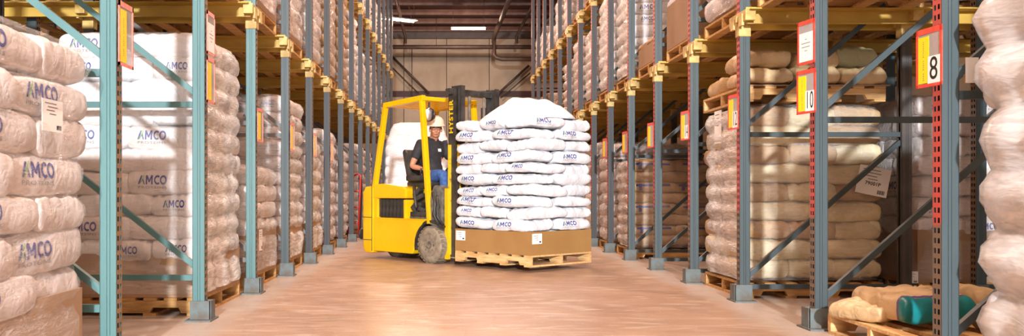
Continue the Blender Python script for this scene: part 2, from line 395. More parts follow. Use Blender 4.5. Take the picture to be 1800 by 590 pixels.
# ------------------------------------------------------------------ racks
PH = 7.05
def post_body():
    bm = bmesh.new(); t = .004; w = .04; d = .085
    for s in (-1, 1):
        y0 = s*w
        bbox(bm, .0, .034, min(y0, y0-s*t), max(y0, y0-s*t), 0, PH)
        bbox(bm, .030, .050, min(y0-s*.010, y0), max(y0-s*.010, y0), 0, PH)      # stiffening groove
        bbox(bm, .046, d, min(y0, y0-s*t), max(y0, y0-s*t), 0, PH)
        bbox(bm, d-t, d, min(y0, y0-s*.022), max(y0, y0-s*.022), 0, PH)
    return bm
def post_face(holes_from=0.05):
    """perforated front plate at x=0, facing -x"""
    bm = bmesh.new(); P = .05; n = int(PH/P)
    ys = [-.037, -.025, -.008, .008, .025, .037]
    V = {}
    def v(i, z):
        k = (i, round(z, 4))
        if k not in V: V[k] = bm.verts.new((-.001, ys[i], z))
        return V[k]
    for j in range(n):
        za, zb, zc = j*P, j*P+.026, (j+1)*P
        for i in range(5):
            bm.faces.new((v(i, zb), v(i+1, zb), v(i+1, zc), v(i, zc)))
            if i not in (1, 3): bm.faces.new((v(i, za), v(i+1, za), v(i+1, zb), v(i, zb)))
    return bm
PB = {m: finish(post_body(), 'post', m) for m in ('steel_teal', 'steel_slate', 'steel_far_shaded', 'steel_dark')}
PF = {m: finish(post_face(), 'perforated_face', m) for m in ('face_red', 'face_rust')}
def bracket_mesh():
    bm = bmesh.new()
    bbox(bm, -.010, .090, -.048, .048, -.12, .075, bev=.008)                    # clamp round the post
    for s in (-1, 1):
        a, b = s*.05, s*.2
        bbox(bm, -.01, .075, min(a, b), max(a, b), -.015, .075, bev=.006)      # arm
        bbox(bm, -.02, .0, min(s*.06, s*.14), max(s*.06, s*.14), -.045, .05)
    bbox(bm, -.022, -.01, -.02, .02, .0, .05)
    return bm
BR = finish(bracket_mesh(), 'bracket', 'bracket_yellow')
def rail_mesh(x0, x1):
    key = ('rail', round(x0, 3), round(x1, 3))
    if key not in CACHE:
        bm = bmesh.new()
        bbox(bm, x0, x1, -.006, .0, -.11, .03); bbox(bm, x0, x1, 0, .12, -.008, 0); bbox(bm, x0, x1, 0, .03, -.11, -.104)
        CACHE[key] = finish(bm, 'load_rail', 'rail_yellow')
    return CACHE[key]
LVL = {-1: (2.55, 4.68), 1: (2.38, 4.2)}
def post(parent, s, x, bodym, facem, front):
    """post in frame-local coords, local +x points away from the aisle"""
    p = link('post', PB[bodym], parent, (x, 0, 0), (0, 0, 0 if front else PI))
    if not front: p.location.x = x+.085
    link('perforated_face', PF[facem], p)
    bm_key = ('boot',)
    if bm_key not in CACHE:
        bm = bmesh.new(); bbox(bm, -.06, .12, -.11, .11, 0, .012); bbox(bm, -.045, .098, -.055, -.043, .012, .14)
        bbox(bm, -.045, .098, .043, .055, .012, .14); bbox(bm, -.05, -.038, -.055, .055, .012, .14)
        CACHE[bm_key] = finish(bm, 'base_plate', 'steel_worn')
    link('base_plate', CACHE[bm_key], p)
    return p
SIDE_NAME = {-1: 'left', 1: 'right'}
def frame(s, k, y, x0, depth, bodym, facem, label, rails=True, railx=(.02, 3.4), levels=2, struts=None):
    t = empty('rack_frame', (x0, y, 0), 0 if s > 0 else PI, label=label, cat='rack frame', group='rack frames along the %s side' % SIDE_NAME[s])
    post(t, s, 0, bodym, facem, True); post(t, s, depth-.085, 'steel_dark' if depth > 1 else bodym, facem, False)
    pm = 'steel_teal' if (s < 0 and k < 2) else ('steel_grey' if s < 0 else 'steel_slate')
    hs = (.30, 1.52, 2.74, 3.96, 5.18, 6.4) if s < 0 else (.12, 1.38, 2.62, 3.86, 5.1, 6.4)
    for h in hs: box('strut', t, (depth/2, 0, h), (depth-.1, .035, .04), pm)
    for i in range(5):
        bar('brace', t, (.06, .0, hs[i]+.07), (depth-.08, .0, hs[i+1]-.06), .034, .038, pm)
    if rails:
        for z in LVL[s][:levels]:
            link('bracket', BR, t, (0, 0, z-.075)); link('bracket', BR, t, (depth, 0, z-.075), (0, 0, PI))
            link('load_rail', rail_mesh(*railx), t, (0, .125, z)); 
            r = link('load_rail', rail_mesh(-railx[1], -railx[0]), t, (0, -.125, z), (0, 0, PI))
    return t
NF = 15
LY = [4.43+1.6*k for k in range(NF)]
RY = [4.21+1.435*k for k in range(NF)]
for k in range(NF):
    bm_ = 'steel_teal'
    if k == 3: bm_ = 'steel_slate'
    if k >= 4: bm_ = 'steel_far_shaded'
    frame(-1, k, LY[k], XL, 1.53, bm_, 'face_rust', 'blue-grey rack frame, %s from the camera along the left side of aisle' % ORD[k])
    bm_ = 'steel_slate' if k < 6 else 'steel_far_shaded'
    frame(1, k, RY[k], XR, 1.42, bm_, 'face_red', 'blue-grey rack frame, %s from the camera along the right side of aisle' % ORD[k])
for k in range(1, 8):
    frame(-1, k, LY[k], XL-1.95, 1.4, 'steel_slate', 'face_rust', 'inner rack frame behind the %s left-hand frame from the camera' % ORD[k], rails=False)
    frame(1, k, RY[k], XR+1.95, 1.4, 'steel_slate', 'face_rust', 'inner rack frame behind the %s right-hand frame from the camera' % ORD[k], rails=False)

# signs in plastic pouches on the posts
def sign(s, k, y, z0, z1, number, label, w=.2, red='pouch_red', yaw=0):
    x = (XR-.045) if s > 0 else (XL+.032)
    h = z1-z0
    # local: x to the right as seen from the aisle, y up, z towards the viewer
    t = link('sign_pouch', None, None, (x, y, (z0+z1)/2)); tag(t, label, 'sign', 'sign pouches hung on the rack posts'); t.empty_display_size = .1
    R = Matrix(((0, 0, -1), (-1, 0, 0), (0, 1, 0))) if s > 0 else Matrix(((0, 0, 1), (1, 0, 0), (0, 1, 0)))
    t.rotation_euler = (Matrix.Rotation(yaw, 3, 'Z') @ R).to_euler()
    bm = bmesh.new(); b = .016
    bbox(bm, -w/2, w/2, h/2-b*1.7, h/2, -.002, .003); bbox(bm, -w/2, w/2, -h/2, -h/2+b, -.002, .003)
    bbox(bm, -w/2, -w/2+b, -h/2, h/2, -.002, .003); bbox(bm, w/2-b, w/2, -h/2, h/2, -.002, .003)
    link('pouch_border', finish(bm, 'pouch_border', red), t)
    box('pouch_film', t, (0, 0, 0), (w-.02, h-.02, .002), 'pouch_clear')
    if number:
        box('yellow_card', t, (-w*.2, -.01, .0025), (w*.42, h-.06, .001), 'paper_yellow')
        if 'cardprint' not in CACHE:
            bm = bmesh.new(); rr = random.Random(3)
            for i in range(19):
                if i not in (8, 14):
                    q_ = rr.uniform(.002, .0035); bbox(bm, -q_, q_, .09-.0105*i-.0025, .09-.0105*i+.0025, 0, .0004)
            CACHE['cardprint'] = finish(bm, 'card_print', 'ink_grey')
        link('card_print', CACHE['cardprint'], t, (-w*.2, -.01, .0032))
        if number != '-':
            box('number_card', t, (w*.2, -h*.22, .003), (w*.46, h*.46, .001), 'paper')
            link('numeral', text_mesh(number, .16, 'ink', .0), t, (w*.2, -h*.22, .0042), (0, 0, 0), (.85 if len(number) == 1 else .5, 1.0, 1))
    else:
        c = box('paper_sheet', t, (0, -.03, .0025), (w-.04, h-.1, .001), 'paper')
        for i, ww in enumerate((.02, .1, .09, .03)):
            box('print_line', c, (0, .05-.025*i, .001), (ww, .004, .0004), 'ink_grey')
nums = ['8', '10', '12', '14', '-', '-', '-']
for k, n in enumerate(nums):
    sign(1, k, RY[k]-.01, 1.42, 1.71, n, ('red-edged pouch with yellow card on the %s right-hand post from camera' % ORD[k]) if n == '-' else 'red-edged pouch numbered %s with yellow card, on %s right-hand post from camera' % (n, ORD[k]), yaw=(.07, .21, .09, .14, .12, .12, .12)[k])
sign(1, 1, RY[1]-.01, 1.745, 2.035, None, 'red-edged pouch with plain white sheet above the number 10 pouch', w=.19, yaw=.18)
for k, (a, b, lb) in enumerate(((1.55, 1.88, 'faded red pouch on the nearest left post'), (1.53, 1.85, 'lower faded red pouch on the second left post'))):
    sign(-1, k, LY[k]+.01, a, b, '-', lb, red='pouch_pink', yaw=0)
sign(-1, 1, LY[1]+.01, 1.87, 2.17, None, 'upper faded red pouch on the second left post', red='pouch_pink', yaw=0)
for k in range(2, 6):
    sign(-1, k, LY[k]+.01, 1.35, 1.65, '-', 'faded red pouch on the %s left post from the camera' % ORD[k], red='pouch_pink', yaw=-.03)
# white tag on the far side of post 8
t = empty('hang_tag', (XR+.16, RY[0]-.02, 1.5), 0, label='small white card tag hanging behind the number 8 post', cat='tag')
box('card', t, (0, 0, 0), (.065, .002, .125), 'paper')
box('card_edge', t, (-.03, .004, 0), (.02, .002, .12), 'carton')

# ------------------------------------------------------------------ pallets
def stringer_mesh(L, m):
    key = ('str', round(L, 3), m)
    if key not in CACHE:
        h = .09; a, b, nh = L*.13, L*.13+.23, .04
        poly = [(-L/2, h), (-L/2, 0), (-L/2+a, 0), (-L/2+a+.02, nh), (-L/2+b-.02, nh), (-L/2+b, 0), (L/2-b, 0), (L/2-b+.02, nh), (L/2-a-.02, nh), (L/2-a, 0), (L/2, 0), (L/2, h)]
        bm = bmesh.new(); n = len(poly)
        A = [bm.verts.new((x, -.02, z)) for x, z in poly]; B = [bm.verts.new((x, .02, z)) for x, z in poly]
        bm.faces.new(A); bm.faces.new(B[::-1])
        for i in range(n): bm.faces.new((A[i], A[(i+1) % n], B[(i+1) % n], B[i]))
        CACHE[key] = finish(bm, 'stringer', m)
    return CACHE[key]
PAL_H = .132
def pallet(x, y, z, dx, dy, label, rz=0, m='wood_old', group='wooden pallets', ntop=7):
    """stringers along local x"""
    t = empty('wooden_pallet', (x, y, z), rz, label=label, cat='pallet', group=group)
    st = stringer_mesh(dx, m)
    for yy in (-dy/2+.02, 0, dy/2-.02): link('stringer', st, t, (0, yy, .02))
    tb = boxmesh(.095, dy, .02, m, 0, 'deck_board')
    for i in range(ntop):
        xx = -dx/2+.05+(dx-.1)*i/(ntop-1)
        link('deck_board', tb, t, (xx+random.uniform(-.008, .008)*(0 < i < ntop-1), random.uniform(-.004, .004), .121))
    for i in range(4):
        link('bottom_board', tb, t, (-dx/2+.05+(dx-.1)*i/3, 0, .0101))
    return t

# ------------------------------------------------------------------ bags
BL, BW, BH = .6, .4, .15
def bag_surface(seed, nu=34, nv=24, floppy=.014, flat=.3, dr=.25, ncr=9, deep=1.0):
    """filled sack: flat faces, rounded bulging sides, pinched drooping ends, creases"""
    rs = random.Random(seed); off = Vector((rs.uniform(0, 50), rs.uniform(0, 50), rs.uniform(0, 50)))
    bm = bmesh.new(); top, bot = [], []
    creases = [(rs.uniform(-.28, .28), rs.uniform(-.18, .18), rs.uniform(0, PI), rs.uniform(.05, .14), rs.uniform(.006, .013)*deep) for _ in range(ncr)]
    droop = [rs.uniform(-dr, dr*.6) for _ in range(4)]
    fill = [rs.uniform(.8, 1.1) for _ in range(4)]
    for i in range(nu+1):
        a = (i/nu*2-1); u = .35*a+.65*math.sin(a*PI/2)
        rt, rb = [], []
        for j in range(nv+1):
            b_ = (j/nv*2-1); v = .35*b_+.65*math.sin(b_*PI/2)
            U, V_ = (u+1)/2, (v+1)/2
            f4 = (fill[0]*(1-U)+fill[1]*U)*(1-V_)+(fill[2]*(1-U)+fill[3]*U)*V_
            d4 = (droop[0]*(1-U)+droop[1]*U)*(1-V_)+(droop[2]*(1-U)+droop[3]*U)*V_
            px_ = BL/2*u*(1-.03*abs(v)**4-.035*(1-abs(v)**2)*abs(u)**6); py_ = BW/2*v*(1-.06*abs(u)**6)
            e = max(0, (1-abs(u)**6))*max(0, (1-abs(v)**6))
            h = BH/2*(e**flat)*f4
            P = Vector((px_, py_, 0))
            nz = noise.noise(P*6+off); nz2 = noise.noise(P*17+off+Vector((0, 0, 3)))
            cr = 0
            for cx, cy, ang, ln, dp in creases:
                dx_, dy_ = px_-cx, py_-cy; t_ = dx_*math.cos(ang)+dy_*math.sin(ang); n_ = -dx_*math.sin(ang)+dy_*math.cos(ang)
                cr -= dp*math.exp(-(n_/.012)**2)*math.exp(-(t_/ln)**2)
            pl = math.sin(py_*85+nz*6)*(abs(u)**4)*.008
            edge = (i in (0, nu) or j in (0, nv)); g = e**.2
            zt = h + (0 if edge else (nz*floppy+nz2*floppy*.4+pl+cr)*g); zb = -h + (0 if edge else (nz*floppy*.4 - nz2*floppy*.3+pl*.5)*g)
            sag = noise.noise(P*3+off+Vector((0, 0, 9)))*floppy*.7 + d4*BH*.35*max(abs(u), abs(v))**4
            n3 = noise.noise_vector(P*8+off)*floppy*.75
            # crease the rim of the bag
            rim = 1-.5*e**.5
            vt = bm.verts.new((px_+n3.x*rim, py_+n3.y*rim, zt+sag)); rt.append(vt)
            rb.append(vt if edge else bm.verts.new((px_+n3.x*rim*.8, py_+n3.y*rim*.8, zb+sag)))
        top.append(rt); bot.append(rb)
    for i in range(nu):
        for j in range(nv):
            bm.faces.new((top[i][j], top[i+1][j], top[i+1][j+1], top[i][j+1]))
            q = [bot[i][j], bot[i][j+1], bot[i+1][j+1], bot[i+1][j]]
            if len(set(q)) == 4:
                try: bm.faces.new(q)
                except ValueError: pass
    return bm
NB = 6
BAGM = {}
def bagmesh(m, v):
    # variants 0-5 are packed tight in wrapped stacks, 6-13 lie loose
    if (m, v) not in BAGM: BAGM[(m, v)] = finish(bag_surface(100+v, floppy=.012, flat=.2) if v < NB else (bag_surface(100+v, floppy=.021, flat=.3, dr=.75, ncr=14) if v < 14 else bag_surface(100+v, 48, 34, .026, .26, .9, 20, 1.1)), 'bag', m, True)
    return BAGM[(m, v)]
def logo_bm():
    """AMCO PROTEINS in the xy plane, about 0.06 high and 0.26 wide, three materials"""
    bm = bmesh.new(); K = .052
    def P(x, y, dz=0): return ((x-2.15)*K, (y-.32)*K, dz)
    def quad(pts, mi=0, dz=0):
        bm.faces.new([bm.verts.new(P(x, y, dz)) for x, y in pts]).material_index = mi
    def strip(path, w, mi=0, dz=0):
        for (x0, y0), (x1, y1) in zip(path[:-1], path[1:]):
            l = math.hypot(x1-x0, y1-y0); nx, ny = -(y1-y0)/l*w/2, (x1-x0)/l*w/2
            quad([(x0+nx, y0+ny), (x0-nx, y0-ny), (x1-nx, y1-ny), (x1+nx, y1+ny)], mi, dz)
    def ring(cx, cy, rx, ry, w, a0, a1, n=16):
        for i in range(n):
            q = [a0+(a1-a0)*i/n, a0+(a1-a0)*(i+1)/n]
            quad([(cx+(rx)*math.cos(q[0]), cy+ry*math.sin(q[0])), (cx+rx*math.cos(q[1]), cy+ry*math.sin(q[1])),
                  (cx+(rx-w)*math.cos(q[1]), cy+(ry-w)*math.sin(q[1])), (cx+(rx-w)*math.cos(q[0]), cy+(ry-w)*math.sin(q[0]))])
    quad([(0, 0), (.24, 0), (.66, .97), (.42, .97)]); quad([(.62, .55), (.86, 0), (1.02, 0), (.74, .72)])      # A
    strip([(.22, .02), (.42, .22), (.62, .46), (.76, .72), (.86, 1.02)], .1, 1, .1)                             # green swoosh
    quad([(1.16, 0), (1.38, 0), (1.38, 1), (1.16, 1)]); quad([(2.0, 0), (2.22, 0), (2.22, 1), (2.0, 1)])        # M
    quad([(1.16, 1), (1.4, 1), (1.78, .34), (1.63, .2)]); quad([(2.22, 1), (1.98, 1), (1.6, .34), (1.75, .2)])
    ring(2.92, .5, .5, .52, .21, math.radians(48), math.radians(312)); ring(3.8, .5, .52, .52, .21, 0, 2*PI, 20)  # C O
    me = text_mesh('PROTEINS', .02, 'logo_grey', 0)
    tmp = bmesh.new(); tmp.from_mesh(me)
    for f in tmp.faces: f.material_index = 2
    xm = max(v.co.x for v in tmp.verts)
    for v in tmp.verts: v.co = Vector((v.co.x*2.15*K/xm, v.co.y-.034, 0))
    tm = bpy.data.meshes.new('t'); tmp.to_mesh(tm); tmp.free(); bm.from_mesh(tm)
    return bm
LOGO = {}
def logomesh(v, which, side):
    """logo wrapped onto one side of bag variant v ('long' or 'end', side -1 or 1)"""
    key = (v, which, side)
    if key in LOGO: return LOGO[key]
    bag = bmesh.new(); bag.from_mesh(bagmesh('bag_white', v)); bag.normal_update(); tree = BVHTree.FromBMesh(bag)
    out = bmesh.new()
    for s in (side,):
        b = logo_bm()
        bmesh.ops.triangulate(b, faces=b.faces[:])
        long_edges = [e for e in b.edges if e.calc_length() > .02]
        if long_edges: bmesh.ops.subdivide_edges(b, edges=long_edges, cuts=2)
        bmesh.ops.triangulate(b, faces=b.faces[:])
        sh = -.09 if which == 'long' else 0
        for w in b.verts:
            if which == 'long': o_, d_ = Vector((s*(-w.co.x-sh)*-1 if s > 0 else (w.co.x+sh), s*.5, w.co.y)), Vector((0, -s, 0))
            else: o_, d_ = Vector((s*.6, s*w.co.x*.75, w.co.y*.8)), Vector((-s, 0, 0))
            if which == 'long': o_ = Vector((-s*(w.co.x+sh), s*.5, w.co.y))
            hit, nrm, _, _ = tree.ray_cast(o_, d_)
            if hit is None:
                hit = tree.find_nearest(o_+d_*.3)[0]; nrm = -d_
            w.co = hit - d_*(.003 if w.co.z < .05 else .0045)
        tm = bpy.data.meshes.new('t'); b.to_mesh(tm); b.free(); out.from_mesh(tm)
    me = bpy.data.meshes.new('printed_logo'); out.to_mesh(me); out.free()
    for m in ('logo_blue', 'logo_green', 'logo_grey'): me.materials.append(MATS[m])
    LOGO[key] = me
    return me
def stripe_mesh(v, side):
    """blue printed bands on one side of a bag"""
    key = ('stripe', v, side)
    if key in LOGO: return LOGO[key]
    bag = bmesh.new(); bag.from_mesh(bagmesh('bag_kraft', v)); bag.normal_update(); tree = BVHTree.FromBMesh(bag); out = bmesh.new()
    for s in (side,):
        for zc, x0, x1, hh in ((.022, -.24, .20, .012), (-.0, -.2, -.16, .04)):
            n = 14; rows = []
            for i in range(n+1):
                r_ = []
                for z in (zc-hh, zc, zc+hh):
                    h, _, _, _ = tree.ray_cast(Vector((x0+(x1-x0)*i/n, s*.5, z)), Vector((0, -s, 0)))
                    r_.append(out.verts.new((h or Vector((x0, s*.2, z)))+Vector((0, s*.003, 0))))
                rows.append(r_)
            for i in range(n):
                for j in range(2): out.faces.new((rows[i][j], rows[i+1][j], rows[i+1][j+1], rows[i][j+1]))
    LOGO[key] = finish(out, 'printed_band', 'blue_print'); return LOGO[key]

def layer_slots(dx, dy, flip):
    """5-block pattern: (cx, cy, along_x, lx, ly)"""
    a = dy*.6; out = []
    for i in range(3): out.append((dx*(-1/3+i/3), -dy/2+a/2, False, dx/3, a))
    for i in range(2): out.append((dx*(-.25+.5*i), dy/2-(dy-a)/2, True, dx/2, dy-a))
    if flip: out = [(-x, -y, ax, lx, ly) for x, y, ax, lx, ly in out]
    return out
def place_bag(name, parent, m, x, y, z, along_x, lx, ly, h, rs, logo=None, v=None, tilt=.02, over=1.09, turn=0):
    v = (rs.randrange(NB) if parent else NB+rs.randrange(8)) if v is None else v
    L_, W_ = (lx, ly) if along_x else (ly, lx)
    o = link(name, bagmesh(m, v), parent, (x, y, z+h/2), (rs.uniform(-tilt, tilt), rs.uniform(-tilt, tilt), (0 if along_x else PI/2)+PI*rs.randrange(2)+rs.uniform(-.03, .03)),
             (L_/BL*over, W_/BW*over, h/BH*(1.16 if parent else 1.09)))
    if logo: 
        rz = o.rotation_euler.z + (parent.rotation_euler.z if parent else turn)
        wp = Vector((x, y, 0)) + (parent.location if parent else Vector((0, 0, 0)))
        n = Vector((0, 1, 0)) if logo != 'end' else Vector((1, 0, 0)); n.rotate(Euler((0, 0, rz)))
        if parent:   # print shows on the outer face of the stack
            vx = Vector((x*1.0, y*1.0, 0)); side = 1 if n.dot(vx) > 0 else -1
        else: side = -1 if n.dot(Vector((wp.x, wp.y, 0))) > 0 else 1
        link('printed_logo' if logo != 'stripe' else 'printed_band', stripe_mesh(v, side) if logo == 'stripe' else logomesh(v, logo, side), o)
    return o
def film(parent, dx, dy, z0, z1, lh, m, seed, amp=.03, gap=.045, top_in=.72, skew=0.0, nper=72, sub=4, zoff=0, shoulder=0, side=0):
    rs = random.Random(seed); off = Vector((seed*3.1, seed*1.7, seed*.9)); bm = bmesh.new()
    rows = max(6, int((z1-z0)/lh*sub)); R = []
    for i in range(rows+4):
        if i <= rows: z = z0+(z1-z0)*i/rows; sh = 1.0
        else: q = (i-rows)/3; z = z1+.035*math.sin(q*PI/2); sh = 1-(1-top_in)*q
        if shoulder and z > z1-.5: sh *= 1-shoulder*((z-z1+.5)/.5)**1.6
        ring = []
        for k in range(nper):
            a = 2*PI*k/nper; c, s = math.cos(a), math.sin(a); n = 9
            r = (abs(c)**n+abs(s)**n)**(-1/n)
            bulge = (abs(math.cos(PI*(z-zoff)/lh))**3)
            e = gap - (0 if z < zoff-.06 else amp*bulge)
            nn = noise.noise(Vector((c*3, s*3, z*4))+off)*amp*.8 + noise.noise(Vector((c*9, s*9, z*9))+off)*amp*(.35 if m != 'film_heavy' else .08)
            X = c*r*(dx/2+e+nn)*sh; Y = s*r*(dy/2+e+nn)*sh
            ring.append(bm.verts.new((X+skew*(z-z0), Y, z)))
        R.append(ring)
    for i in range(len(R)-1):
        for k in range(nper):
            f = bm.faces.new((R[i][k], R[i][(k+1) % nper], R[i+1][(k+1) % nper], R[i+1][k]))
            if side and math.cos(2*PI*(k+.5)/nper)*side > .72: f.material_index = 1     # overlapping wraps on the aisle side
    return link('stretch_film', finish(bm, 'stretch_film', [m, 'film_milky'], True), parent)
def tray(parent_or_none, name, dx, dy, z0, z1, m):
    bm = bmesh.new(); t = .012
    for x0, x1, y0, y1 in ((-dx/2, dx/2, -dy/2, -dy/2+t), (-dx/2, dx/2, dy/2-t, dy/2), (-dx/2, -dx/2+t, -dy/2+t, dy/2-t), (dx/2-t, dx/2, -dy/2+t, dy/2-t)):
        bbox(bm, x0, x1, y0, y1, z0, z1)
    bbox(bm, -dx/2+t, dx/2-t, -dy/2+t, dy/2-t, z0, z0+t)
    return link(name, finish(bm, name, m), parent_or_none)
SEED = [50]
def stack(x, y, z, dx, dy, height, lh, bagm, filmm, label, logo='long', tray_h=0, rz=0, lean=0.0, group='stretch-wrapped pallet loads', cat='pallet load', traym='carton_dull', amp=.03, plogo=.55, shoulder=0, gap=.045, side=0):
    SEED[0] += 1; rs = random.Random(SEED[0])
    t = empty('wrapped_bag_stack', (x, y, z), rz, label=label, cat=cat, group=group)
    z0 = .042
    if tray_h:
        tray(t, 'carton_tray', dx+.03, dy+.03, 0, tray_h, traym); z0 = max(.03, tray_h-.06)
    n = max(1, round((height-z0)/lh)); lh = (height-z0)/n
    for i in range(n):
        zz = z0+(i+1)*lh; sc_ = 1-shoulder*max(0, (zz-height+.5)/.5)**1.6
        for (cx, cy, ax, lx, ly) in layer_slots(dx*sc_, dy*sc_, i % 2):
            lg = logo if (logo and rs.random() < plogo) else None
            if lg == 'both': lg = 'long' if rs.random() < .6 else 'end'
            place_bag('bag', t, bagm if isinstance(bagm, str) else bagm[rs.randrange(len(bagm))], cx+rs.uniform(-.012, .012)+lean*i*lh, cy+rs.uniform(-.012, .012), z0+i*lh, ax, lx, ly, lh, rs, lg)
    if filmm: film(t, dx, dy, .02 if not tray_h else .03, height, lh, filmm, SEED[0], amp=amp, gap=gap, skew=lean, zoff=z0, shoulder=shoulder, side=side)
    return t

def rackload(s, k, lvl, spec, deep=0):
    """pallet + load in lane k (between frame k and k+1)"""
    YY = LY if s < 0 else RY; sp = 1.6 if s < 0 else 1.435
    yc = YY[0]+sp*(k+.5)
    dx, dy = (1.06, 1.2) if s < 0 else (1.2, 1.06)
    xin = .1+deep*(1.2 if s < 0 else 1.5)
    xc = (XL-xin-dx/2) if s < 0 else (XR+xin+dx/2)
    z = 0 if lvl == 0 else LVL[s][lvl-1]
    if lvl: dy = 1.2 if s < 0 else 1.1
    where = {0: 'on the floor', 1: 'on the first rail level', 2: 'on the top rail level'}[lvl]
    bay = '%s %s bay%s' % (ORD[k+1], SIDE_NAME[s], ' deeper in' if deep else '')
    m = 'wood_old' if spec.get('wood', 0) == 0 else 'wood_pale'
    pallet(xc, yc, z, dx, dy, 'wooden pallet %s in the %s' % (where, bay), m=m)
    if spec.get('h', 0) <= 0: return
    lab = '%s %s in the %s' % (spec['what'], where, bay)
    return stack(xc+s*spec.get('sx', 0), yc, z+PAL_H, dx-.03-spec.get('shr', 0), dy-.06, spec['h'], spec.get('lh', .17), spec.get('bag', 'bag_white_warm'), spec.get('film', 'film_clear'), lab,
                 spec.get('logo', 'both'), spec.get('tray', 0), amp=spec.get('amp', .03), plogo=spec.get('pl', .5), gap=spec.get('gap', .045), side=-s*spec.get('side', 0), lean=spec.get('lean', 0)*s)
W = 'wrapped white bag stack'
# --- floor level, left
rackload(-1, -1, 0, dict(what='near wrapped printed bag stack', h=1.46, tray=.30, lh=.165, bag='bag_white_warm', film='film_clear', logo='long', pl=1, lean=-.03))
rackload(-1, 1, 0, dict(what='tall wrapped printed bag stack', h=1.93, tray=.32, lh=.165, bag=('bag_white', 'bag_white_warm'), film='film_clear', pl=.9, side=1))
rackload(-1, 2, 0, dict(what='low loosely wrapped carton and bags', h=1.0, tray=.42, lh=.16, bag='bag_white_warm', film='film_mid', amp=.05))
rackload(-1, 3, 0, dict(what='wrapped pinkish bag stack', h=1.84, tray=.4, lh=.17, bag='bag_white_warm', film='film_mid', amp=.045, side=1))
for k, h, f in ((4, 1.45, 'film_mid'), (5, 1.7, 'film_mid'), (6, 1.5, 'film_mid'), (8, 1.75, 'film_milky'), (9, 1.7, 'film_mid'), (10, 1.6, 'film_milky'), (12, 1.7, 'film_milky')):
    rackload(-1, k, 0, dict(what=W, h=h, lh=.18, tray=.4 if k == 4 else 0, bag='bag_white_warm', film=f, amp=.045, side=1))
# --- floor level, right
rackload(1, -1, 0, dict(what='near milky wrapped bulging stack', h=1.72, lh=.29, bag='bag_white', film='film_heavy', logo=None, amp=.055, gap=.075))
tan_stack = rackload(1, 2, 0, dict(what='wrapped cream bag stack', h=1.5, lh=.165, bag=('bag_cream', 'bag_cream', 'bag_kraft'), film='film_clear', logo=None, side=1))
rackload(1, 2, 0, dict(what='wrapped white bag stack in carton', h=1.6, tray=.45, lh=.165, bag='bag_white_warm', film='film_clear', pl=.8), deep=1)
rackload(1, 5, 0, dict(what='wrapped kraft bag stack with blue bands', h=1.2, lh=.15, bag='bag_kraft', film='film_clear', logo='stripe', pl=1, side=1))
rackload(1, 5, 0, dict(what='wrapped kraft bag stack', h=1.4, lh=.16, bag='bag_kraft', film='film_clear', logo='stripe'), deep=1)
for k, h, f in ((6, 1.5, 'film_mid'), (7, 1.6, 'film_mid'), (8, 1.5, 'film_mid'), (9, 1.6, 'film_milky'), (11, 1.6, 'film_milky')):
    rackload(1, k, 0, dict(what=W, h=h, lh=.18, bag='bag_white_warm', film=f, amp=.045))
# --- first rail level, left
for k, sp in ((1, dict(h=1.0, bag='bag_kraft', film='film_mid', logo=None, what='wrapped kraft bag stack')), (2, dict(h=1.2, bag='bag_kraft', film='film_mid', logo=None, tray=.5, what='wrapped carton and kraft bags')),
              (3, dict(h=1.5, bag='bag_white_warm', film='film_mid', what=W, tray=.3)), (4, dict(h=1.6, bag='bag_white_warm', film='film_mid', what=W)),
              (5, dict(h=1.5, bag='bag_kraft', film='film_mid', what='wrapped kraft bag stack')), (6, dict(h=1.75, bag='bag_kraft', film='film_clear', logo=None, what='tall wrapped brown bag stack', amp=.05)),
              (7, dict(h=1.6, bag='bag_white_warm', film='film_milky', what=W)), (8, dict(h=1.2, bag='bag_white', film='film_milky', what=W)), (9, dict(h=1.0, bag='bag_white_warm', film='film_milky', what=W)),
              (10, dict(h=1.5, bag='bag_white_warm', film='film_mid', what=W)), (11, dict(h=.9, bag='bag_white', film='film_mid', what=W)), (12, dict(h=1.2, bag='bag_white_warm', film='film_milky', what=W)), (13, dict(h=.8, bag='bag_white_warm', film='film_milky', what=W))):
    rackload(-1, k, 1, {'lh': .18, **sp})
for k in (2, 3, 4, 5):
    rackload(-1, k, 1, dict(what='wrapped kraft bag stack', h=1.0, lh=.2, bag='bag_kraft', film='film_mid', logo=None), deep=1)
    if k < 5: pallet(XL-2.5-.1-.53, LY[k]+.8, LVL[-1][0], 1.06, 1.2, 'empty wooden pallet deepest on the first rail level, %s left bay' % ORD[k+1])
# --- first rail level, right
for k, sp in ((1, dict(h=1.2, bag='bag_white_warm', film='film_mid', what=W)), (2, dict(h=1.3, bag='bag_white_warm', film='film_mid', what=W)),
              (3, dict(h=.75, bag='bag_white', film=None, tray=.5, what='carton tray with white bags')), (4, dict(h=.3, bag='bag_kraft', film=None, tray=.28, logo=None, what='low brown carton tray of bags')),
              (5, dict(h=1.6, bag='bag_white', film='film_clear', what='tall wrapped printed bag stack', lh=.15, pl=1, side=1)), (6, dict(h=1.45, bag='bag_white', film='film_milky', what=W)), (7, dict(h=1.2, bag='bag_white_warm', film='film_milky', what=W)),
              (8, dict(h=1.3, bag='bag_white_warm', film='film_mid', what=W)), (9, dict(h=1.1, bag='bag_white_warm', film='film_mid', what='bulging wrapped bag stack', amp=.06)), (10, dict(h=.5, bag='bag_kraft', film=None, logo=None, tray=.3, what='low brown carton tray of bags')),
              (11, dict(h=0)), (12, dict(h=0.9, bag='bag_kraft', film='film_mid', what='wrapped kraft bag stack')), (13, dict(h=.6, bag='bag_white_warm', film='film_mid', what=W))):
    rackload(1, k, 1, {'lh': .17, **sp})
for k in (2, 3, 4, 5):
    rackload(1, k, 1, dict(what='wrapped kraft bag stack', h=.9, lh=.2, bag='bag_kraft', film='film_mid', logo=None), deep=1)
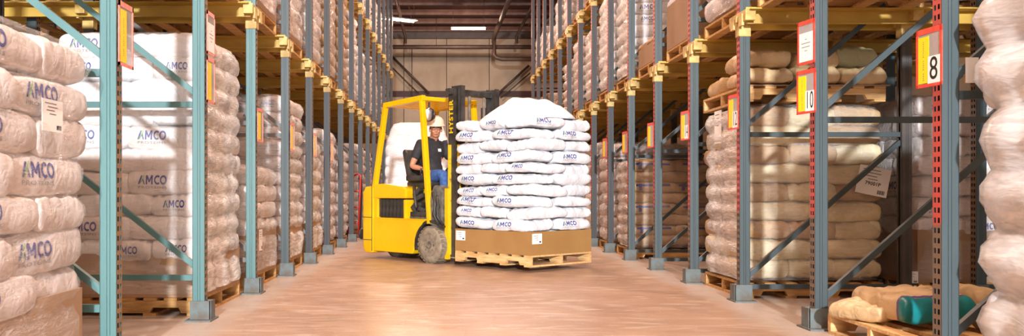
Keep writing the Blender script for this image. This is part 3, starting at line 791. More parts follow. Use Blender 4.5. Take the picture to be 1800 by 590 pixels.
# --- top rail level
for k, h in ((8, .9), (9, .9), (10, .9), (11, 1.0), (12, .9), (13, .8)):
    rackload(-1, k, 2, dict(what=W, h=h, lh=.2, bag='bag_white_warm', film='film_mid', logo=None))
for k, h in ((7, .9), (8, 0), (9, 1.0), (10, .9), (11, .5), (12, .8), (13, .8)):
    rackload(1, k, 2, dict(what=W, h=h, lh=.2, bag='bag_white_warm', film='film_mid', logo=None))

# white wrapped load standing in the aisle behind the forklift
pallet(-.55, 16.4, 0, 1.2, 1.1, 'wooden pallet on the aisle floor behind the forklift')
stack(-.55, 16.4, PAL_H, 1.15, 1.05, 2.05, .2, 'bag_white', 'film_heavy', 'smooth white wrapped stack in the aisle behind the forklift driver', None, amp=.012, shoulder=.25)

# pallet with loose tan bags standing on top of the cream stack
rs = random.Random(5)
xc, yc, zt = XR+.1+.6, RY[0]+1.435*2.5, PAL_H+1.5+.04
pallet(xc, yc, zt, 1.22, 1.1, 'wooden pallet lying on top of the wrapped cream bag stack', m='wood_pale')
tb = zt+PAL_H
sheet = tag(box('cardboard_sheet', None, (xc+.05, yc, tb+.006), (1.2, 1.1, .01), 'carton_dull'), 'flat cardboard sheet under the loose tan bags', 'sheet'); tb += .024
for (bx, by, bz, ax, m, lb) in ((-.38, -.3, 0, False, 'bag_tan', 'tan bag in bottom layer, aisle-side near corner above cream stack'), (.02, -.3, 0, False, 'bag_tan', 'tan bag in bottom layer, middle near side above cream stack'),
                               (.42, -.3, 0, False, 'bag_tan', 'tan bag in bottom layer, inner near corner above cream stack'), (-.3, .3, 0, True, 'bag_tan', 'tan bag in bottom layer, aisle-side far corner above cream stack'),
                               (.32, .3, 0, True, 'bag_tan', 'tan bag in bottom layer, inner far corner above cream stack'), (-.36, -.22, 1, False, 'bag_tan', 'tan bag in top layer beside the number 12 post'),
                               (-.05, .3, 1, True, 'bag_tan', 'tan bag in top layer, far side above cream stack'), (.06, -.22, 1, False, 'bag_tan', 'upright-ended tan bag in top layer above cream stack'),
                               (.45, -.12, 1, False, 'bag_olive', 'olive-grey bag in top layer beside the white pouch')):
    h = .15 if m != 'bag_olive' else .2
    tag(place_bag('bag', None, m, xc+bx, yc+by, tb+bz*.152, ax, .6 if ax else .4, .4 if ax else .58, h, rs, over=1.0), lb, 'bag', 'loose bags above the cream stack')

# foreground pallet with tan bags
yc = RY[0]+.72; xc = XR+.62
pallet(xc, yc, 0, 1.2, 1.06, 'pale wooden pallet on the floor beside the number 8 post', m='wood_pale')
def fore_bag(x, y, z, rz, L_, W_, h, lb, m='bag_tan', v=0, teal_end=None, tilt=0):
    o = link('bag', bagmesh(m, v), None, (x, y, z+h/2), (tilt, 0, rz), (L_/BL, W_/BW, h/BH*1.1)); tag(o, lb, 'bag', 'tan bags on the low pallet')
    if teal_end:
        src = bagmesh(m, v); bm = bmesh.new(); bm.from_mesh(src)
        for nm, lo, hi, mt, push in (('printed_end', .25, 9, 'teal_print', .003), ('printed_stripe', .232, .244, 'purple_print', .003)):
            b2 = bm.copy()
            bmesh.ops.bisect_plane(b2, geom=b2.verts[:]+b2.edges[:]+b2.faces[:], plane_co=(teal_end*lo, 0, 0), plane_no=(teal_end, 0, 0), clear_inner=True)
            if hi < 1: bmesh.ops.bisect_plane(b2, geom=b2.verts[:]+b2.edges[:]+b2.faces[:], plane_co=(teal_end*hi, 0, 0), plane_no=(teal_end, 0, 0), clear_outer=True)
            b2.normal_update()
            for w in b2.verts: w.co += w.normal*push
            link(nm, finish(b2, nm, mt, True), o)
        bm.free()
    return o
fore_bag(2.6, 5.16, PAL_H+.012, .3, .36, .44, .11, 'tan bag lying flat at the far left corner of the low pallet', v=14)
fore_bag(3.16, 5.24, PAL_H+.01, 1.5, .4, .42, .17, 'tan bag at the back of the low pallet behind post 8', v=15)
fore_bag(3.22, 4.68, PAL_H+.01, .1, .5, .44, .13, 'tan bag on the low pallet between post 8 and milky stack', v=16)
fore_bag(2.74, 5.06, PAL_H+.045, -1.62, .72, .42, .15, 'bulky tan bag with teal rounded end slumped on the low pallet', v=17, teal_end=1, tilt=.05)

# label sheets stuck on loads
def sheet_label(loc, rot, w, h, lb, big=None, bars=True):
    t = empty('label_sheet', loc, 0, label=lb, cat='label'); t.rotation_euler = rot
    box('paper_sheet', t, (0, 0, 0), (w, h, .002), 'paper')
    for i in range(4): box('print_line', t, (-w*.1+.02*(i % 2), h*(.38-.11*i), .0015), (w*(.55-.08*i), h*.025, .0008), 'ink_grey')
    if big: link('lettering', text_mesh(big, h*.17, 'ink', .001), t, (0, -h*.1, .0018))
    if bars:
        for i in range(9): box('barcode_bar', t, (w*.2+i*w*.026, -h*.36, .0015), (w*(.012 if i % 3 else .02), h*.14, .0008), 'ink')
    return t
FACE = PI/2
yn = RY[0]+1.435*2.5-.53-.035
sheet_label((px(1535, 318, yn).x, yn, px(1535, 318, yn).z), (FACE, .2, 0), .27, .24, 'tilted white label sheet on the wrapped cream bag stack', '79001P')
sheet_label((px(1602, 487, yn).x, yn+.005, px(1602, 487, yn).z), (FACE, 0, 0), .12, .1, 'small white label on carton beside the dark inner post')
sheet_label((px(1262, 240, RY[0]+1.435*2.5+.05).x-.0, RY[0]+1.435*2.5+.05, 1.5), (FACE, 0, -PI/2), .2, .3, 'hanging white sheet on aisle side of the cream stack', None, False)
sheet_label((XL-.1+.05, 3.79, 1.24), (FACE, 0, PI/2), .2, .14, 'white label on the near left wrapped stack', None)
sheet_label((XL-.1+.04, LY[0]+1.6*2.5-.35, .45), (FACE, 0, PI/2), .14, .2, 'white label on carton of the low loose-wrapped load', None)

# ------------------------------------------------------------------ forklift
TR = math.radians(-48)
F0 = Vector((.165, 11.18, 0))
def forklift():
    t = empty('forklift', F0, TR, label='yellow electric counterbalance forklift carrying the white bag load', cat='forklift')
    # skirt / lower body with wheel arch
    arch = [(-.02-.31*math.cos(a), .22+.31*math.sin(a)) for a in [PI*i/12*.5 for i in range(0, 7)]]
    poly = [(-1.34, .10), (-.36, .10)] + [(-.335*math.cos(a), .22+.335*math.sin(a)) for a in [math.radians(x) for x in (-12, 0, 15, 30, 45, 60, 72)]] + [(-.09, .56), (-1.34, .56)]
    b = prism('body', t, poly, -.5, .5, 'truck_yellow', bev=.018)
    b = prism('counterweight', t, [(-1.42, .16), (-1.38, .07), (-1.2, .07), (-1.2, .985), (-1.36, .985), (-1.42, .9)], -.52, .52, 'truck_yellow', bev=.03)
    bar('panel_seam', b, (-1.43, -.523, .56), (-1.2, -.523, .56), .004, .008, 'truck_black'); bar('panel_seam', b, (-1.43, -.523, .25), (-1.2, -.523, .25), .004, .008, 'truck_black')
    bar('panel_seam', b, (-1.2, -.522, .1), (-1.2, -.522, .98), .008, .006, 'truck_black')
    arc = [math.radians(x) for x in (-12, 5, 22, 40, 58, 76, 94, 112, 130)]
    prism('wheel_arch_liner', t, [(-.332*math.cos(a), .22+.332*math.sin(a)) for a in arc]+[(-.30*math.cos(a), .22+.30*math.sin(a)) for a in arc[::-1]], -.49, .49, 'truck_black')
    # battery bay
    box('battery', t, (-.86, 0, .69), (.62, .86, .26), 'truck_black', bev=.01)
    for i in range(7): box('battery_cover_slat', t, (-1.1+.08*i, -.445, .69), (.05, .02, .24), 'truck_black')
    box('battery_frame', t, (-1.17, 0, .69), (.1, .98, .27), 'truck_yellow', bev=.01)
    box('battery_frame', t, (-.53, 0, .68), (.05, .98, .25), 'truck_yellow', bev=.01)
    prism('hood', t, [(-1.24, .82), (-.5, .82), (-.49, .94), (-.56, .975), (-1.0, 1.02), (-1.24, 1.01)], -.5, .5, 'truck_yellow', bev=.025, smooth=False)
    # operator compartment
    box('floor_plate', t, (-.22, 0, .57), (.5, .9, .04), 'truck_grey')
    prism('front_cowl', t, [(-.1, .5), (.16, .42), (.18, .9), (.12, .99), (.02, .99), (-.04, .9)], -.46, .46, 'truck_grey', bev=.02)
    box('side_step', t, (-.28, -.44, .62), (.3, .08, .06), 'truck_black', bev=.01)
    prism('seat_base', t, [(-.62, .58), (-.2, .58), (-.28, .86), (-.62, .9)], -.3, .3, 'truck_black', bev=.02)
    prism('seat_cushion', t, [(-.78, .97), (-.3, .95), (-.27, 1.03), (-.32, 1.06), (-.78, 1.05)], -.25, .25, 'truck_black', bev=.03)
    prism('seat_back', t, [(-.80, 1.04), (-.7, 1.04), (-.8, 1.44), (-.86, 1.5), (-.91, 1.46)], -.23, .23, 'truck_black', bev=.03)
    for i, (x, z) in enumerate(((-.38, .9), (-.30, .84), (-.36, .74), (-.26, .68), (-.42, .68))):
        box('pedal_linkage', t, (x, -.38-.02*(i % 2), z), (.13, .1, .06), 'truck_black', (0, .4*(i-2), .2), .012)
    tube('hydraulic_hose', t, [(-.44, -.4, .98), (-.36, -.46, .86), (-.3, -.47, .72), (-.34, -.46, .6)], .022, 'truck_black')
    tube('hydraulic_hose', t, [(.02, -.48, .9), (.1, -.5, .75), (.06, -.5, .62), (.14, -.48, .5)], .018, 'truck_black')
    tube('hydraulic_hose', t, [(.1, -.48, .86), (.16, -.5, .72), (.12, -.5, .6), (.2, -.46, .5)], .015, 'truck_black')
    box('arm_console', t, (-.48, -.34, 1.09), (.3, .1, .07), 'truck_black', bev=.015)
    for i in range(3): tube('control_lever', t, [(-.4+.05*i, -.33, 1.12), (-.38+.05*i, -.33, 1.22)], .01, 'truck_black')
    tube('steering_column', t, [(.05, .06, .95), (-.12, .06, 1.17)], .03, 'truck_black')
    bm = bmesh.new(); pts = [(.17*math.cos(a), .17*math.sin(a), 0) for a in [2*PI*i/20 for i in range(21)]]; tube_bm(bm, pts, .014, 6)
    for a in (0, 2.1, 4.2): tube_bm(bm, [(0, 0, -.02), (.17*math.cos(a), .17*math.sin(a), 0)], .01, 6)
    link('steering_wheel', finish(bm, 'steering_wheel', 'truck_black', True), t, (-.13, .06, 1.19), (0, -.75, 0))
    # overhead guard
    for s in (-1, 1):
        bar('guard_pillar', t, (-.05, s*.46, .5), (-.21, s*.46, 2.1), .07, .055, 'truck_yellow', .008)
        bar('guard_pillar', t, (-1.22, s*.46, .93), (-.97, s*.46, 2.08), .065, .06, 'truck_yellow', .008)
        bar('guard_rail', t, (-1.0, s*.46, 2.08), (-.17, s*.46, 2.12), .06, .07, 'truck_yellow', .008)
    for i, x in enumerate([-.98+.098*j for j in range(9)]):
        bar('guard_slat', t, (x, -.44, 2.085+.004*i), (x, .44, 2.085+.004*i), .03, .05, 'truck_yellow', .004)
    # mast
    for s in (-1, 1):
        bm = bmesh.new(); y0 = s*.37
        bbox(bm, .2, .37, min(y0, y0-s*.018), max(y0, y0-s*.018), .09, 2.2)
        for xx in (.2, .352): bbox(bm, xx, xx+.018, min(y0, y0-s*.075), max(y0, y0-s*.075), .09, 2.2)
        link('mast_channel', finish(bm, 'mast_channel', 'truck_black'), t)
        bm = bmesh.new(); y0 = s*.34
        bbox(bm, .225, .40, min(y0, y0-s*.016), max(y0, y0-s*.016), .14, 2.24)
        for xx in (.23, .385): bbox(bm, xx, xx+.016, min(y0, y0-s*.07), max(y0, y0-s*.07), .14, 2.24)
        link('inner_mast_channel', finish(bm, 'inner_mast_channel', 'truck_black'), t)
        tube('lift_cylinder', t, [(.24, s*.21, .2), (.24, s*.21, 2.0)], .035, 'truck_black', 10)
        tube('lift_chain', t, [(.33, s*.13, .3), (.33, s*.13, 2.12)], .02, 'truck_grey', 6)
        bar('mast_stripe', t, (.235, s*.38, .12), (.235, s*.38, 1.5), .03, .035, 'truck_yellow_worn')
        bar('mast_stripe', t, (.385, s*.36, .42), (.385, s*.36, 1.5), .03, .035, 'truck_yellow_worn')
        bar('mast_stripe', t, (.215, s*.4, .06), (.215, s*.4, .95), .05, .05, 'truck_yellow')
    bar('mast_crossbar', t, (.24, -.42, 2.17), (.24, .36, 2.17), .09, .08, 'truck_black', .01)
    bar('mast_crossbar', t, (.24, -.33, 1.2), (.24, .33, 1.2), .05, .09, 'truck_black', .01)
    bar('mast_crossbar', t, (.24, -.33, .16), (.24, .33, .16), .06, .1, 'truck_black', .01)
    l = link('lettering', text_mesh('HYSTER', .1, 'truck_yellow', .003), t, (.255, -.3725, 1.85), (PI/2, -PI/2, 0), (1.12, 1, 1)); l['label'] = 'yellow brand lettering reading up the mast'
    # carriage, backrest and forks
    for z in (.14, .5): bar('carriage_bar', t, (.45, -.46, z), (.45, .46, z), .04, .09, 'truck_black', .006)
    for y_ in (-.44, -.22, 0, .22, .44): bar('load_backrest_bar', t, (.45, y_, .14), (.45, y_, 1.2), .03, .025, 'truck_black')
    bar('load_backrest_bar', t, (.45, -.45, 1.2), (.45, .45, 1.2), .03, .03, 'truck_black')
    for s in (-1, 1):
        fk = box('fork', t, (.485, s*.25, .33), (.035, .11, .5), 'truck_black', bev=.006)
        box('fork_blade', fk, (.49, 0, -.225), (1.0, .11, .035), 'truck_black', bev=.006)
    # wheels
    def wheel(x, y, r, w, hubr):
        bm = bmesh.new()
        lathe_bm(bm, [(hubr, -w/2), (r*.9, -w/2), (r, -w/2+.03), (r, w/2-.03), (r*.9, w/2), (hubr, w/2)], 36, 'y')
        o = link('wheel', finish(bm, 'wheel', 'rubber', True), t, (x, y, r))
        bm = bmesh.new()
        lathe_bm(bm, [(hubr*1.02, -w/2+.02), (hubr*.96, -w/2-.004), (hubr*.8, -w/2+.02), (hubr*.35, -w/2+.03), (hubr*.3, -w/2-.02), (.01, -w/2-.02), (.01, w/2), (hubr*.9, w/2)], 30, 'y')
        for a in range(8):
            c, s = math.cos(a*PI/4)*hubr*.58, math.sin(a*PI/4)*hubr*.58
            bbox(bm, c-.012, c+.012, -w/2-.005, -w/2+.03, s-.012, s+.012)
        h = link('hub', finish(bm, 'hub', 'hub_dirty', False), o)
        if y > 0.3: h.rotation_euler = (0, 0, PI)
        for k in range(24):
            a = 2*PI*k/24
            for sd in (-1, 1):
                box('tread_block', o, ((r-.001)*math.cos(a), sd*w*.24, (r-.001)*math.sin(a)), (.01, w*.42, .04), 'rubber', (0, -a, 0))
        return o
    for s in (-1, 1): wheel(0, s*.42, .235, .2, .15)
    for s in (-1, 1): wheel(-1.13, s*.12, .19, .14, .1)
    box('axle', t, (0, 0, .235), (.12, .7, .12), 'truck_black'); box('steer_axle', t, (-1.13, 0, .26), (.16, .36, .2), 'truck_black')
    box('chassis', t, (-.1, 0, .38), (.5, .5, .3), 'truck_black')
    # round work lamp hung from the guard
    bm = bmesh.new(); lathe_bm(bm, [(.01, -.05), (.06, -.045), (.085, 0), (.09, .02), (.075, .028), (.01, .03)], 20, 'x')
    l = link('work_light', finish(bm, 'work_light', 'chrome', True), t, (-.26, -.3, 1.92), (0, .15, -.6)); l['label'] = 'round chrome work lamp'
    tube('lamp_bracket', l, [(0, 0, .05), (.0, 0, .16)], .012, 'truck_black')
    return t
forklift()

# ------------------------------------------------------------------ driver
def skin_mesh(chains, radii_default=.05, sub=1):
    """chains: list of [(pos, r), ...]; first point of later chains may equal an earlier point"""
    verts, rad, edges, idx = [], [], [], {}
    def vid(p, r):
        k = tuple(round(c, 4) for c in p)
        if k not in idx: idx[k] = len(verts); verts.append(p); rad.append(r)
        return idx[k]
    for ch in chains:
        ids = [vid(*c) for c in ch]
        edges += [(ids[i], ids[i+1]) for i in range(len(ids)-1)]
    me = bpy.data.meshes.new('s'); me.from_pydata(verts, edges, []); o = bpy.data.objects.new('s', me); col.objects.link(o)
    o.modifiers.new('skin', 'SKIN')
    for i, r in enumerate(rad):
        sv = me.skin_vertices[0].data[i]
        sv.radius = (r, r) if not isinstance(r, tuple) else r
        sv.use_root = (i == 0)
    m = o.modifiers.new('sub', 'SUBSURF'); m.levels = sub; m.render_levels = sub
    dg = bpy.context.evaluated_depsgraph_get(); dg.update()
    out = bpy.data.meshes.new_from_object(o.evaluated_get(dg))
    bpy.data.objects.remove(o)
    return out
def ellipsoid(bm, c, r, rot=None, seg=16):
    M = Matrix.Translation(c) @ (rot or Matrix.Identity(4)) @ Matrix.Diagonal((*r, 1))
    bmesh.ops.create_uvsphere(bm, u_segments=seg, v_segments=seg//2+2, radius=1, matrix=M)
def remesh(meshes, bms, name, m, voxel=.008, smooth_it=3):
    bm = bmesh.new()
    for me in meshes: bm.from_mesh(me)
    for b in bms:
        tm = bpy.data.meshes.new('t'); b.to_mesh(tm); b.free(); bm.from_mesh(tm)
    me = bpy.data.meshes.new('r'); bm.to_mesh(me); bm.free()
    o = bpy.data.objects.new('r', me); col.objects.link(o)
    r = o.modifiers.new('r', 'REMESH'); r.mode = 'VOXEL'; r.voxel_size = voxel
    if smooth_it:
        s = o.modifiers.new('s', 'SMOOTH'); s.iterations = smooth_it; s.factor = .5
    dg = bpy.context.evaluated_depsgraph_get(); dg.update()
    out = bpy.data.meshes.new_from_object(o.evaluated_get(dg)); bpy.data.objects.remove(o)
    out.name = name; out.materials.clear(); out.materials.append(MATS[m])
    for p in out.polygons: p.use_smooth = True
    return out
def driver():
    # truck-local coordinates: x forward, y to the driver's left
    t = empty('person', F0, TR, label='forklift driver in black polo shirt, jeans and cream hard hat', cat='person')
    V = lambda *a: a
    hip, wst, chest, nb, nk = V(-.56, 0, 1.12), V(-.57, 0, 1.28), V(-.55, 0, 1.47), V(-.53, 0, 1.6), V(-.49, -.005, 1.67)
    shR, shL = V(-.55, -.2, 1.545), V(-.54, .2, 1.545)
    elR, elL = V(-.60, -.31, 1.25), V(-.40, .27, 1.27)
    haR, haL = V(-.38, -.30, 1.21), V(-.2, .14, 1.26)
    hpR, hpL = V(-.52, -.1, 1.1), V(-.52, .1, 1.1)
    knR, knL = V(-.12, -.16, 1.14), V(-.12, .16, 1.12)
    anR, anL = V(-.08, -.15, .70), V(-.08, .15, .70)
    toR, toL = V(.0, -.15, .635), V(.0, .15, .635)
    mid = lambda a, b, q: tuple(a[i]+(b[i]-a[i])*q for i in range(3))
    body = skin_mesh([[(hip, .13), (wst, .125), (chest, .135), (nb, .07), (nk, .052)],
                      [(chest, .135), (shR, .06), (mid(shR, elR, .5), .05), (elR, .042), (mid(elR, haR, .5), .04), (haR, .026)],
                      [(chest, .135), (shL, .06), (mid(shL, elL, .5), .05), (elL, .042), (mid(elL, haL, .5), .04), (haL, .026)],
                      [(hip, .13), (hpR, .095), (mid(hpR, knR, .5), .082), (knR, .062), (mid(knR, anR, .45), .058), (anR, .042), (toR, .035)],
                      [(hip, .13), (hpL, .095), (mid(hpL, knL, .5), .082), (knL, .062), (mid(knL, anL, .45), .058), (anL, .042), (toL, .035)]], sub=2)
    # hands: palm plus five curled fingers round what they hold
    def hand(w, side, fwd):
        f = Vector(fwd).normalized(); up = Vector((0, 0, 1)); sd = f.cross(up).normalized()
        w = Vector(w); ch = []
        pc = w+f*.05
        for i, (o_, ln) in enumerate(((-.032, .028), (-.011, .032), (.011, .03), (.031, .024))):
            k = pc+f*.03+sd*o_
            ch.append([(tuple(w+f*.02+sd*o_*.6), .014), (tuple(k), .0115), (tuple(k+f*ln-up*.008), .0095), (tuple(k+f*ln-up*(.008+ln)), .009), (tuple(k+f*ln*.3-up*(.02+ln)), .0075)])
        th = w+f*.025-sd*side*.03
        ch.append([(tuple(th), .014), (tuple(th+f*.03-sd*side*.02-up*.012), .0115), (tuple(th+f*.055-sd*side*.012-up*.03), .009)])
        out = [skin_mesh([c], sub=1) for c in ch]
        b = bmesh.new(); q = f.to_track_quat('X', 'Z').to_matrix().to_4x4(); ellipsoid(b, w+f*.035, (.055, .043, .019), q)
        return out, b
    hr, br = hand(haR, -1, (.9, .1, -.15)); hl, bl = hand(haL, 1, (.9, -.2, -.1))
    # head turned towards the camera
    hc = Vector((-.455, -.01, 1.752))
    yaw = math.radians(-90)-TR+.06           # world facing direction -y expressed in the truck frame
    H = Matrix.Translation(hc) @ Matrix.Rotation(yaw, 4, 'Z') @ Matrix.Rotation(.06, 4, 'Y')
    hb = bmesh.new()
    ellipsoid(hb, (-.012, 0, .035), (.098, .078, .085)); ellipsoid(hb, (.018, 0, -.03), (.074, .064, .085))
    ellipsoid(hb, (.05, 0, -.085), (.036, .036, .028)); ellipsoid(hb, (-.0, 0, -.08), (.065, .055, .05))
    ellipsoid(hb, (.098, 0, -.012), (.02, .012, .03)); ellipsoid(hb, (.108, 0, -.03), (.016, .017, .012))       # nose
    for s in (-1, 1):
        ellipsoid(hb, (.068, s*.036, -.03), (.03, .024, .022)); ellipsoid(hb, (-.008, s*.08, -.01), (.02, .011, .034))
        ellipsoid(hb, (.078, s*.03, .03), (.02, .028, .01))
    ellipsoid(hb, (.085, 0, -.062), (.016, .024, .006)); ellipsoid(hb, (.082, 0, -.073), (.016, .02, .006))
    hb.transform(H)
    nk_b = bmesh.new(); ellipsoid(nk_b, (-.478, -.005, 1.66), (.052, .052, .08))
    me = remesh([body]+hr+hl, [br, bl, hb, nk_b], 'body', 'skin', .0075, 2)
    link('body', me, t)
    def face(name, shapes, m):
        b = bmesh.new()
        for c, r in shapes: ellipsoid(b, c, r, seg=12)
        b.transform(H); link(name, finish(b, name, m, True), t)
    face('eyes', [((.084, s*.031, .004), (.005, .009, .003)) for s in (-1, 1)], 'eye_white')
    face('pupils', [((.086, s*.031, .004), (.004, .005, .0035)) for s in (-1, 1)], 'hair')
    face('eyebrows', [((.09, s*.032, .026), (.008, .02, .005)) for s in (-1, 1)], 'hair')
    face('lips', [((.096, 0, -.063), (.006, .022, .004)), ((.094, 0, -.071), (.006, .018, .004))], 'lip')
    face('hair', [((-.035, 0, .005), (.08, .0815, .07)), ((-.005, .072, .02), (.025, .012, .035)), ((-.005, -.072, .02), (.025, .012, .035))], 'hair')
    # glasses
    b = bmesh.new()
    for s in (-1, 1):
        tube_bm(b, [(.1, s*.032+.024*math.cos(a), .004+.015*math.sin(a)) for a in [2*PI*i/14 for i in range(15)]], .0014, 5)
        tube_bm(b, [(.1, s*.056, .01), (.05, s*.08, .012), (-.01, s*.088, .008)], .0025, 5)
    tube_bm(b, [(.104, -.009, .008), (.104, .009, .008)], .0025, 5); b.transform(H)
    link('glasses', finish(b, 'glasses', 'truck_black', True), t)
    # hard hat
    b = bmesh.new()
    prof = [(.125, .045), (.12, .05), (.117, .075), (.108, .115), (.085, .15), (.05, .17), (.012, .176)]
    lathe_bm(b, prof, 28)
    for v in b.verts: v.co.x = v.co.x*1.12
    nbv = len(b.verts)
    vs_ = []
    lathe_bm(b, [(.1, .044), (.138, .04), (.14, .046), (.1, .056)], 28)
    b.verts.ensure_lookup_table()
    for v in b.verts[nbv:]:
        if v.co.x > .03: v.co.x = .03+(v.co.x-.03)*1.45; v.co.z -= (v.co.x-.03)*.12
    for o_ in (-.03, 0, .03):
        tube_bm(b, [(.125*math.cos(a)*1.02, o_, .055+.125*math.sin(a)) for a in [PI*i/12 for i in range(1, 12)]], .007, 6)
    b.transform(H @ Matrix.Translation((-.012, 0, .006)) @ Matrix.Rotation(-.03, 4, 'Y'))
    link('hard_hat', finish(b, 'hard_hat', 'hat_cream', True), t)
    # polo shirt
    sh = skin_mesh([[(V(-.56, 0, 1.08), .15), (wst, .145), (chest, .152), (nb, .085)],
                    [(chest, .152), (shR, .088), (mid(shR, elR, .45), .072), (mid(shR, elR, .72), .068)],
                    [(chest, .152), (shL, .088), (mid(shL, elL, .45), .072), (mid(shL, elL, .72), .068)]], sub=2)
    bb = bmesh.new(); ellipsoid(bb, V(-.545, 0, 1.46), (.12, .22, .16)); ellipsoid(bb, V(-.54, 0, 1.555), (.095, .215, .07)); ellipsoid(bb, V(-.55, 0, 1.2), (.13, .175, .18))
    s = link('polo_shirt', remesh([sh], [bb], 'polo_shirt', 'shirt_black', .011, 3), t)
    b = bmesh.new(); tube_bm(b, [(-.52+.068*math.cos(a), .068*math.sin(a)*1.05, 1.63+.02*math.cos(a+PI)) for a in [2*PI*i/16 for i in range(17)]], .013, 6)
    link('collar', finish(b, 'collar', 'shirt_black', True), s)
    e = box('chest_emblem', s, (-.42, .03, 1.47), (.004, .045, .04), 'paper', (0, -.25, -.2)); e['label'] = 'small white chest emblem'
    # jeans
    jn = skin_mesh([[(V(-.56, 0, 1.1), .14), (V(-.53, 0, 1.1), .13), (hpR, .105), (mid(hpR, knR, .5), .094), (knR, .075), (mid(knR, anR, .45), .07), (mid(knR, anR, .92), .062)],
                    [(V(-.53, 0, 1.1), .13), (hpL, .105), (mid(hpL, knL, .5), .094), (knL, .075), (mid(knL, anL, .45), .07), (mid(knL, anL, .92), .062)]], sub=2)
    link('jeans', remesh([jn], [], 'jeans', 'denim', .012, 2), t)
    for p, q in ((anR, toR), (anL, toL)):
        b = bmesh.new(); ellipsoid(b, (p[0]+.05, p[1], .64), (.14, .052, .05)); ellipsoid(b, (p[0], p[1], .69), (.06, .05, .07))
        link('shoe', finish(b, 'shoe', 'truck_black', True), t)
driver()

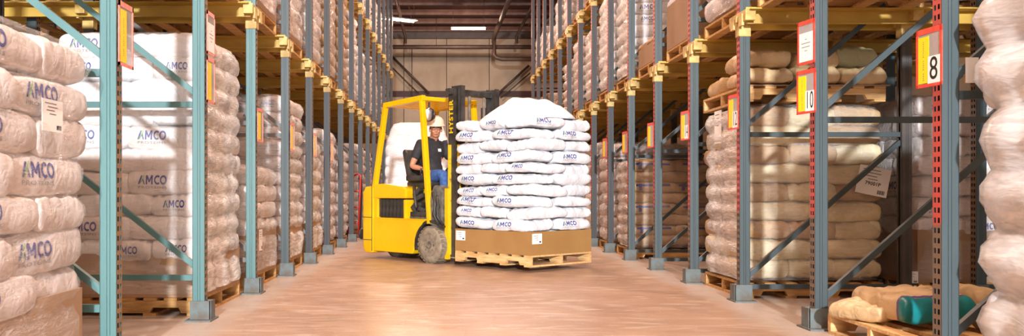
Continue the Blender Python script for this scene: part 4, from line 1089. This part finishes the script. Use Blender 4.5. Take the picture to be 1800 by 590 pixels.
# ------------------------------------------------------------------ load on the forks
def fork_load():
    fwd = Vector((math.cos(TR), math.sin(TR), 0)); lft = Vector((-fwd.y, fwd.x, 0))
    L_, W_ = 1.24, 1.08
    c = F0 + fwd*(.51+L_/2); zb = .062
    pallet(c.x, c.y, zb, L_, W_, 'pale wooden pallet on the forklift forks', rz=TR, m='wood_pale')
    zt = zb+PAL_H
    tr_ = tray(None, 'carton_tray', L_, W_, 0, .265, 'carton'); tr_.location = (c.x, c.y, zt); tr_.rotation_euler = (0, 0, TR)
    tag(tr_, 'brown cardboard tray on the forklift pallet', 'tray')
    for (lx, ly, rz_, lb) in ((L_/2+.002, -W_/2+.11, PI/2, 'front_label'), (-L_/2+.1, -W_/2-.002, 0, 'side_label')):
        e = link('label_sheet', boxmesh(.16, .115, .003, 'paper'), tr_, (lx, ly, .185), (PI/2, 0, rz_))
        for i in range(3): box('print_line', e, (-.02+.01*i, .035-.025*i, .002), (.08-.02*i, .006, .001), 'ink_grey')
        box('print_line', e, (.05, -.035, .002), (.03, .016, .001), 'ink')
    rs = random.Random(11); n = 12; lh = (1.78-zt-.02)/n; M = Matrix.Rotation(TR, 4, 'Z')
    pos_name = {}
    for i in range(n):
        grow = .0 if i > 1 else -.12
        for j, (cx, cy, ax, lx, ly) in enumerate(layer_slots(L_+grow, W_+grow, i % 2 == 0)):
            fr = 'front' if cx > .15 else ('mast' if cx < -.15 else 'middle'); sd = 'right' if cy > 0 else 'left'
            # seen from the camera: +x local = right-hand face, -y local = left-hand face
            nmj = {('front', 'left'): 'near corner', ('front', 'right'): 'right corner', ('middle', 'left'): 'middle of left face', ('middle', 'right'): 'middle of rear face', ('mast', 'left'): 'mast end of left face', ('mast', 'right'): 'hidden rear corner'}[(fr, sd)]
            p = M @ Vector((cx*rs.uniform(.98, 1.05)+rs.uniform(-.01, .01), cy*rs.uniform(.98, 1.05)+rs.uniform(-.01, .01), 0))
            lg = 'long' if (ax or rs.random() < .75) else None
            if not ax and rs.random() < .35: lg = 'end'
            ob = place_bag('bag', None, 'bag_white', c.x+p.x, c.y+p.y, zt+.016+i*lh, ax, lx, ly, lh, rs, lg, tilt=.045, over=1.0 if i > 1 else .97, turn=TR)
            ob.rotation_euler.z += TR
            tag(ob, 'white printed bag on the forklift load, %s layer from top, %s' % (ORD[n-1-i], nmj), 'bag', 'white bags on the forklift load')
    ztop = zt+.016+n*lh
    # slack white bag heaped on top
    bm = bmesh.new(); R = []
    nr, na = 18, 48
    for i in range(nr+1):
        q = i/nr; ring = []
        for k in range(na):
            a = 2*PI*k/na
            ex, ey = .54*(1+.12*math.sin(2*a+.5)+.06*math.sin(3*a)), .46*(1+.1*math.cos(3*a))
            x, y = q*ex*math.cos(a), q*ey*math.sin(a)
            h = .25*max(0, 1-q**1.9)**1.15*(1+.16*math.cos(a-.4)*q)
            h += (noise.noise(Vector((x*3.5, y*3.5, 2.2)))*.06+noise.noise(Vector((x*9, y*9, .2)))*.02)*math.sin(PI*min(1, q+.05))
            if i == nr: h = -.015
            ring.append(bm.verts.new((x, y, max(h, -.012)+.012)))
        R.append(ring)
    for i in range(nr):
        for k in range(na): bm.faces.new((R[i][k], R[i][(k+1) % na], R[i+1][(k+1) % na], R[i+1][k]))
    bmesh.ops.remove_doubles(bm, verts=bm.verts, dist=.0005)
    bmesh.ops.holes_fill(bm, edges=[e for e in bm.edges if e.is_boundary])
    o = link('slack_bag', finish(bm, 'slack_bag', 'bag_white', True), None, (c.x+.03, c.y-.02, ztop+.0), (0, 0, TR+.3))
    tag(o, 'slack white plastic bag heaped on top of the forklift load', 'bag')
fork_load()

# ------------------------------------------------------------------ red hand truck by the left racks
def hand_truck():
    t = empty('hand_truck', (-1.80, 16.5, 0), -.5, label='red upright hand truck leaning by the far left rack posts', cat='hand truck')
    t.scale = (.7, .9, .88)
    for s in (-1, 1):
        tube('side_tube', t, [(s*.16, .0, .1), (s*.16, .08, 1.2), (s*.1, .14, 1.4)], .025, 'red_paint')
        bm = bmesh.new(); lathe_bm(bm, [(.03, -.03), (.1, -.03), (.12, 0), (.1, .03), (.03, .03)], 18, 'x'); link('wheel', finish(bm, 'wheel', 'truck_black', True), t, (s*.22, .06, .12))
    for z in (.35, .7, 1.05): tube('cross_tube', t, [(-.16, .02+.06*z, z), (.16, .02+.06*z, z)], .015, 'red_paint')
    tube('handle', t, [(-.1, .14, 1.4), (0, .16, 1.43), (.1, .14, 1.4)], .02, 'red_paint')
    box('toe_plate', t, (0, -.12, .035), (.4, .22, .02), 'red_paint'); bar('axle', t, (-.22, .06, .12), (.22, .06, .12), .025, .025, 'truck_black')
hand_truck()
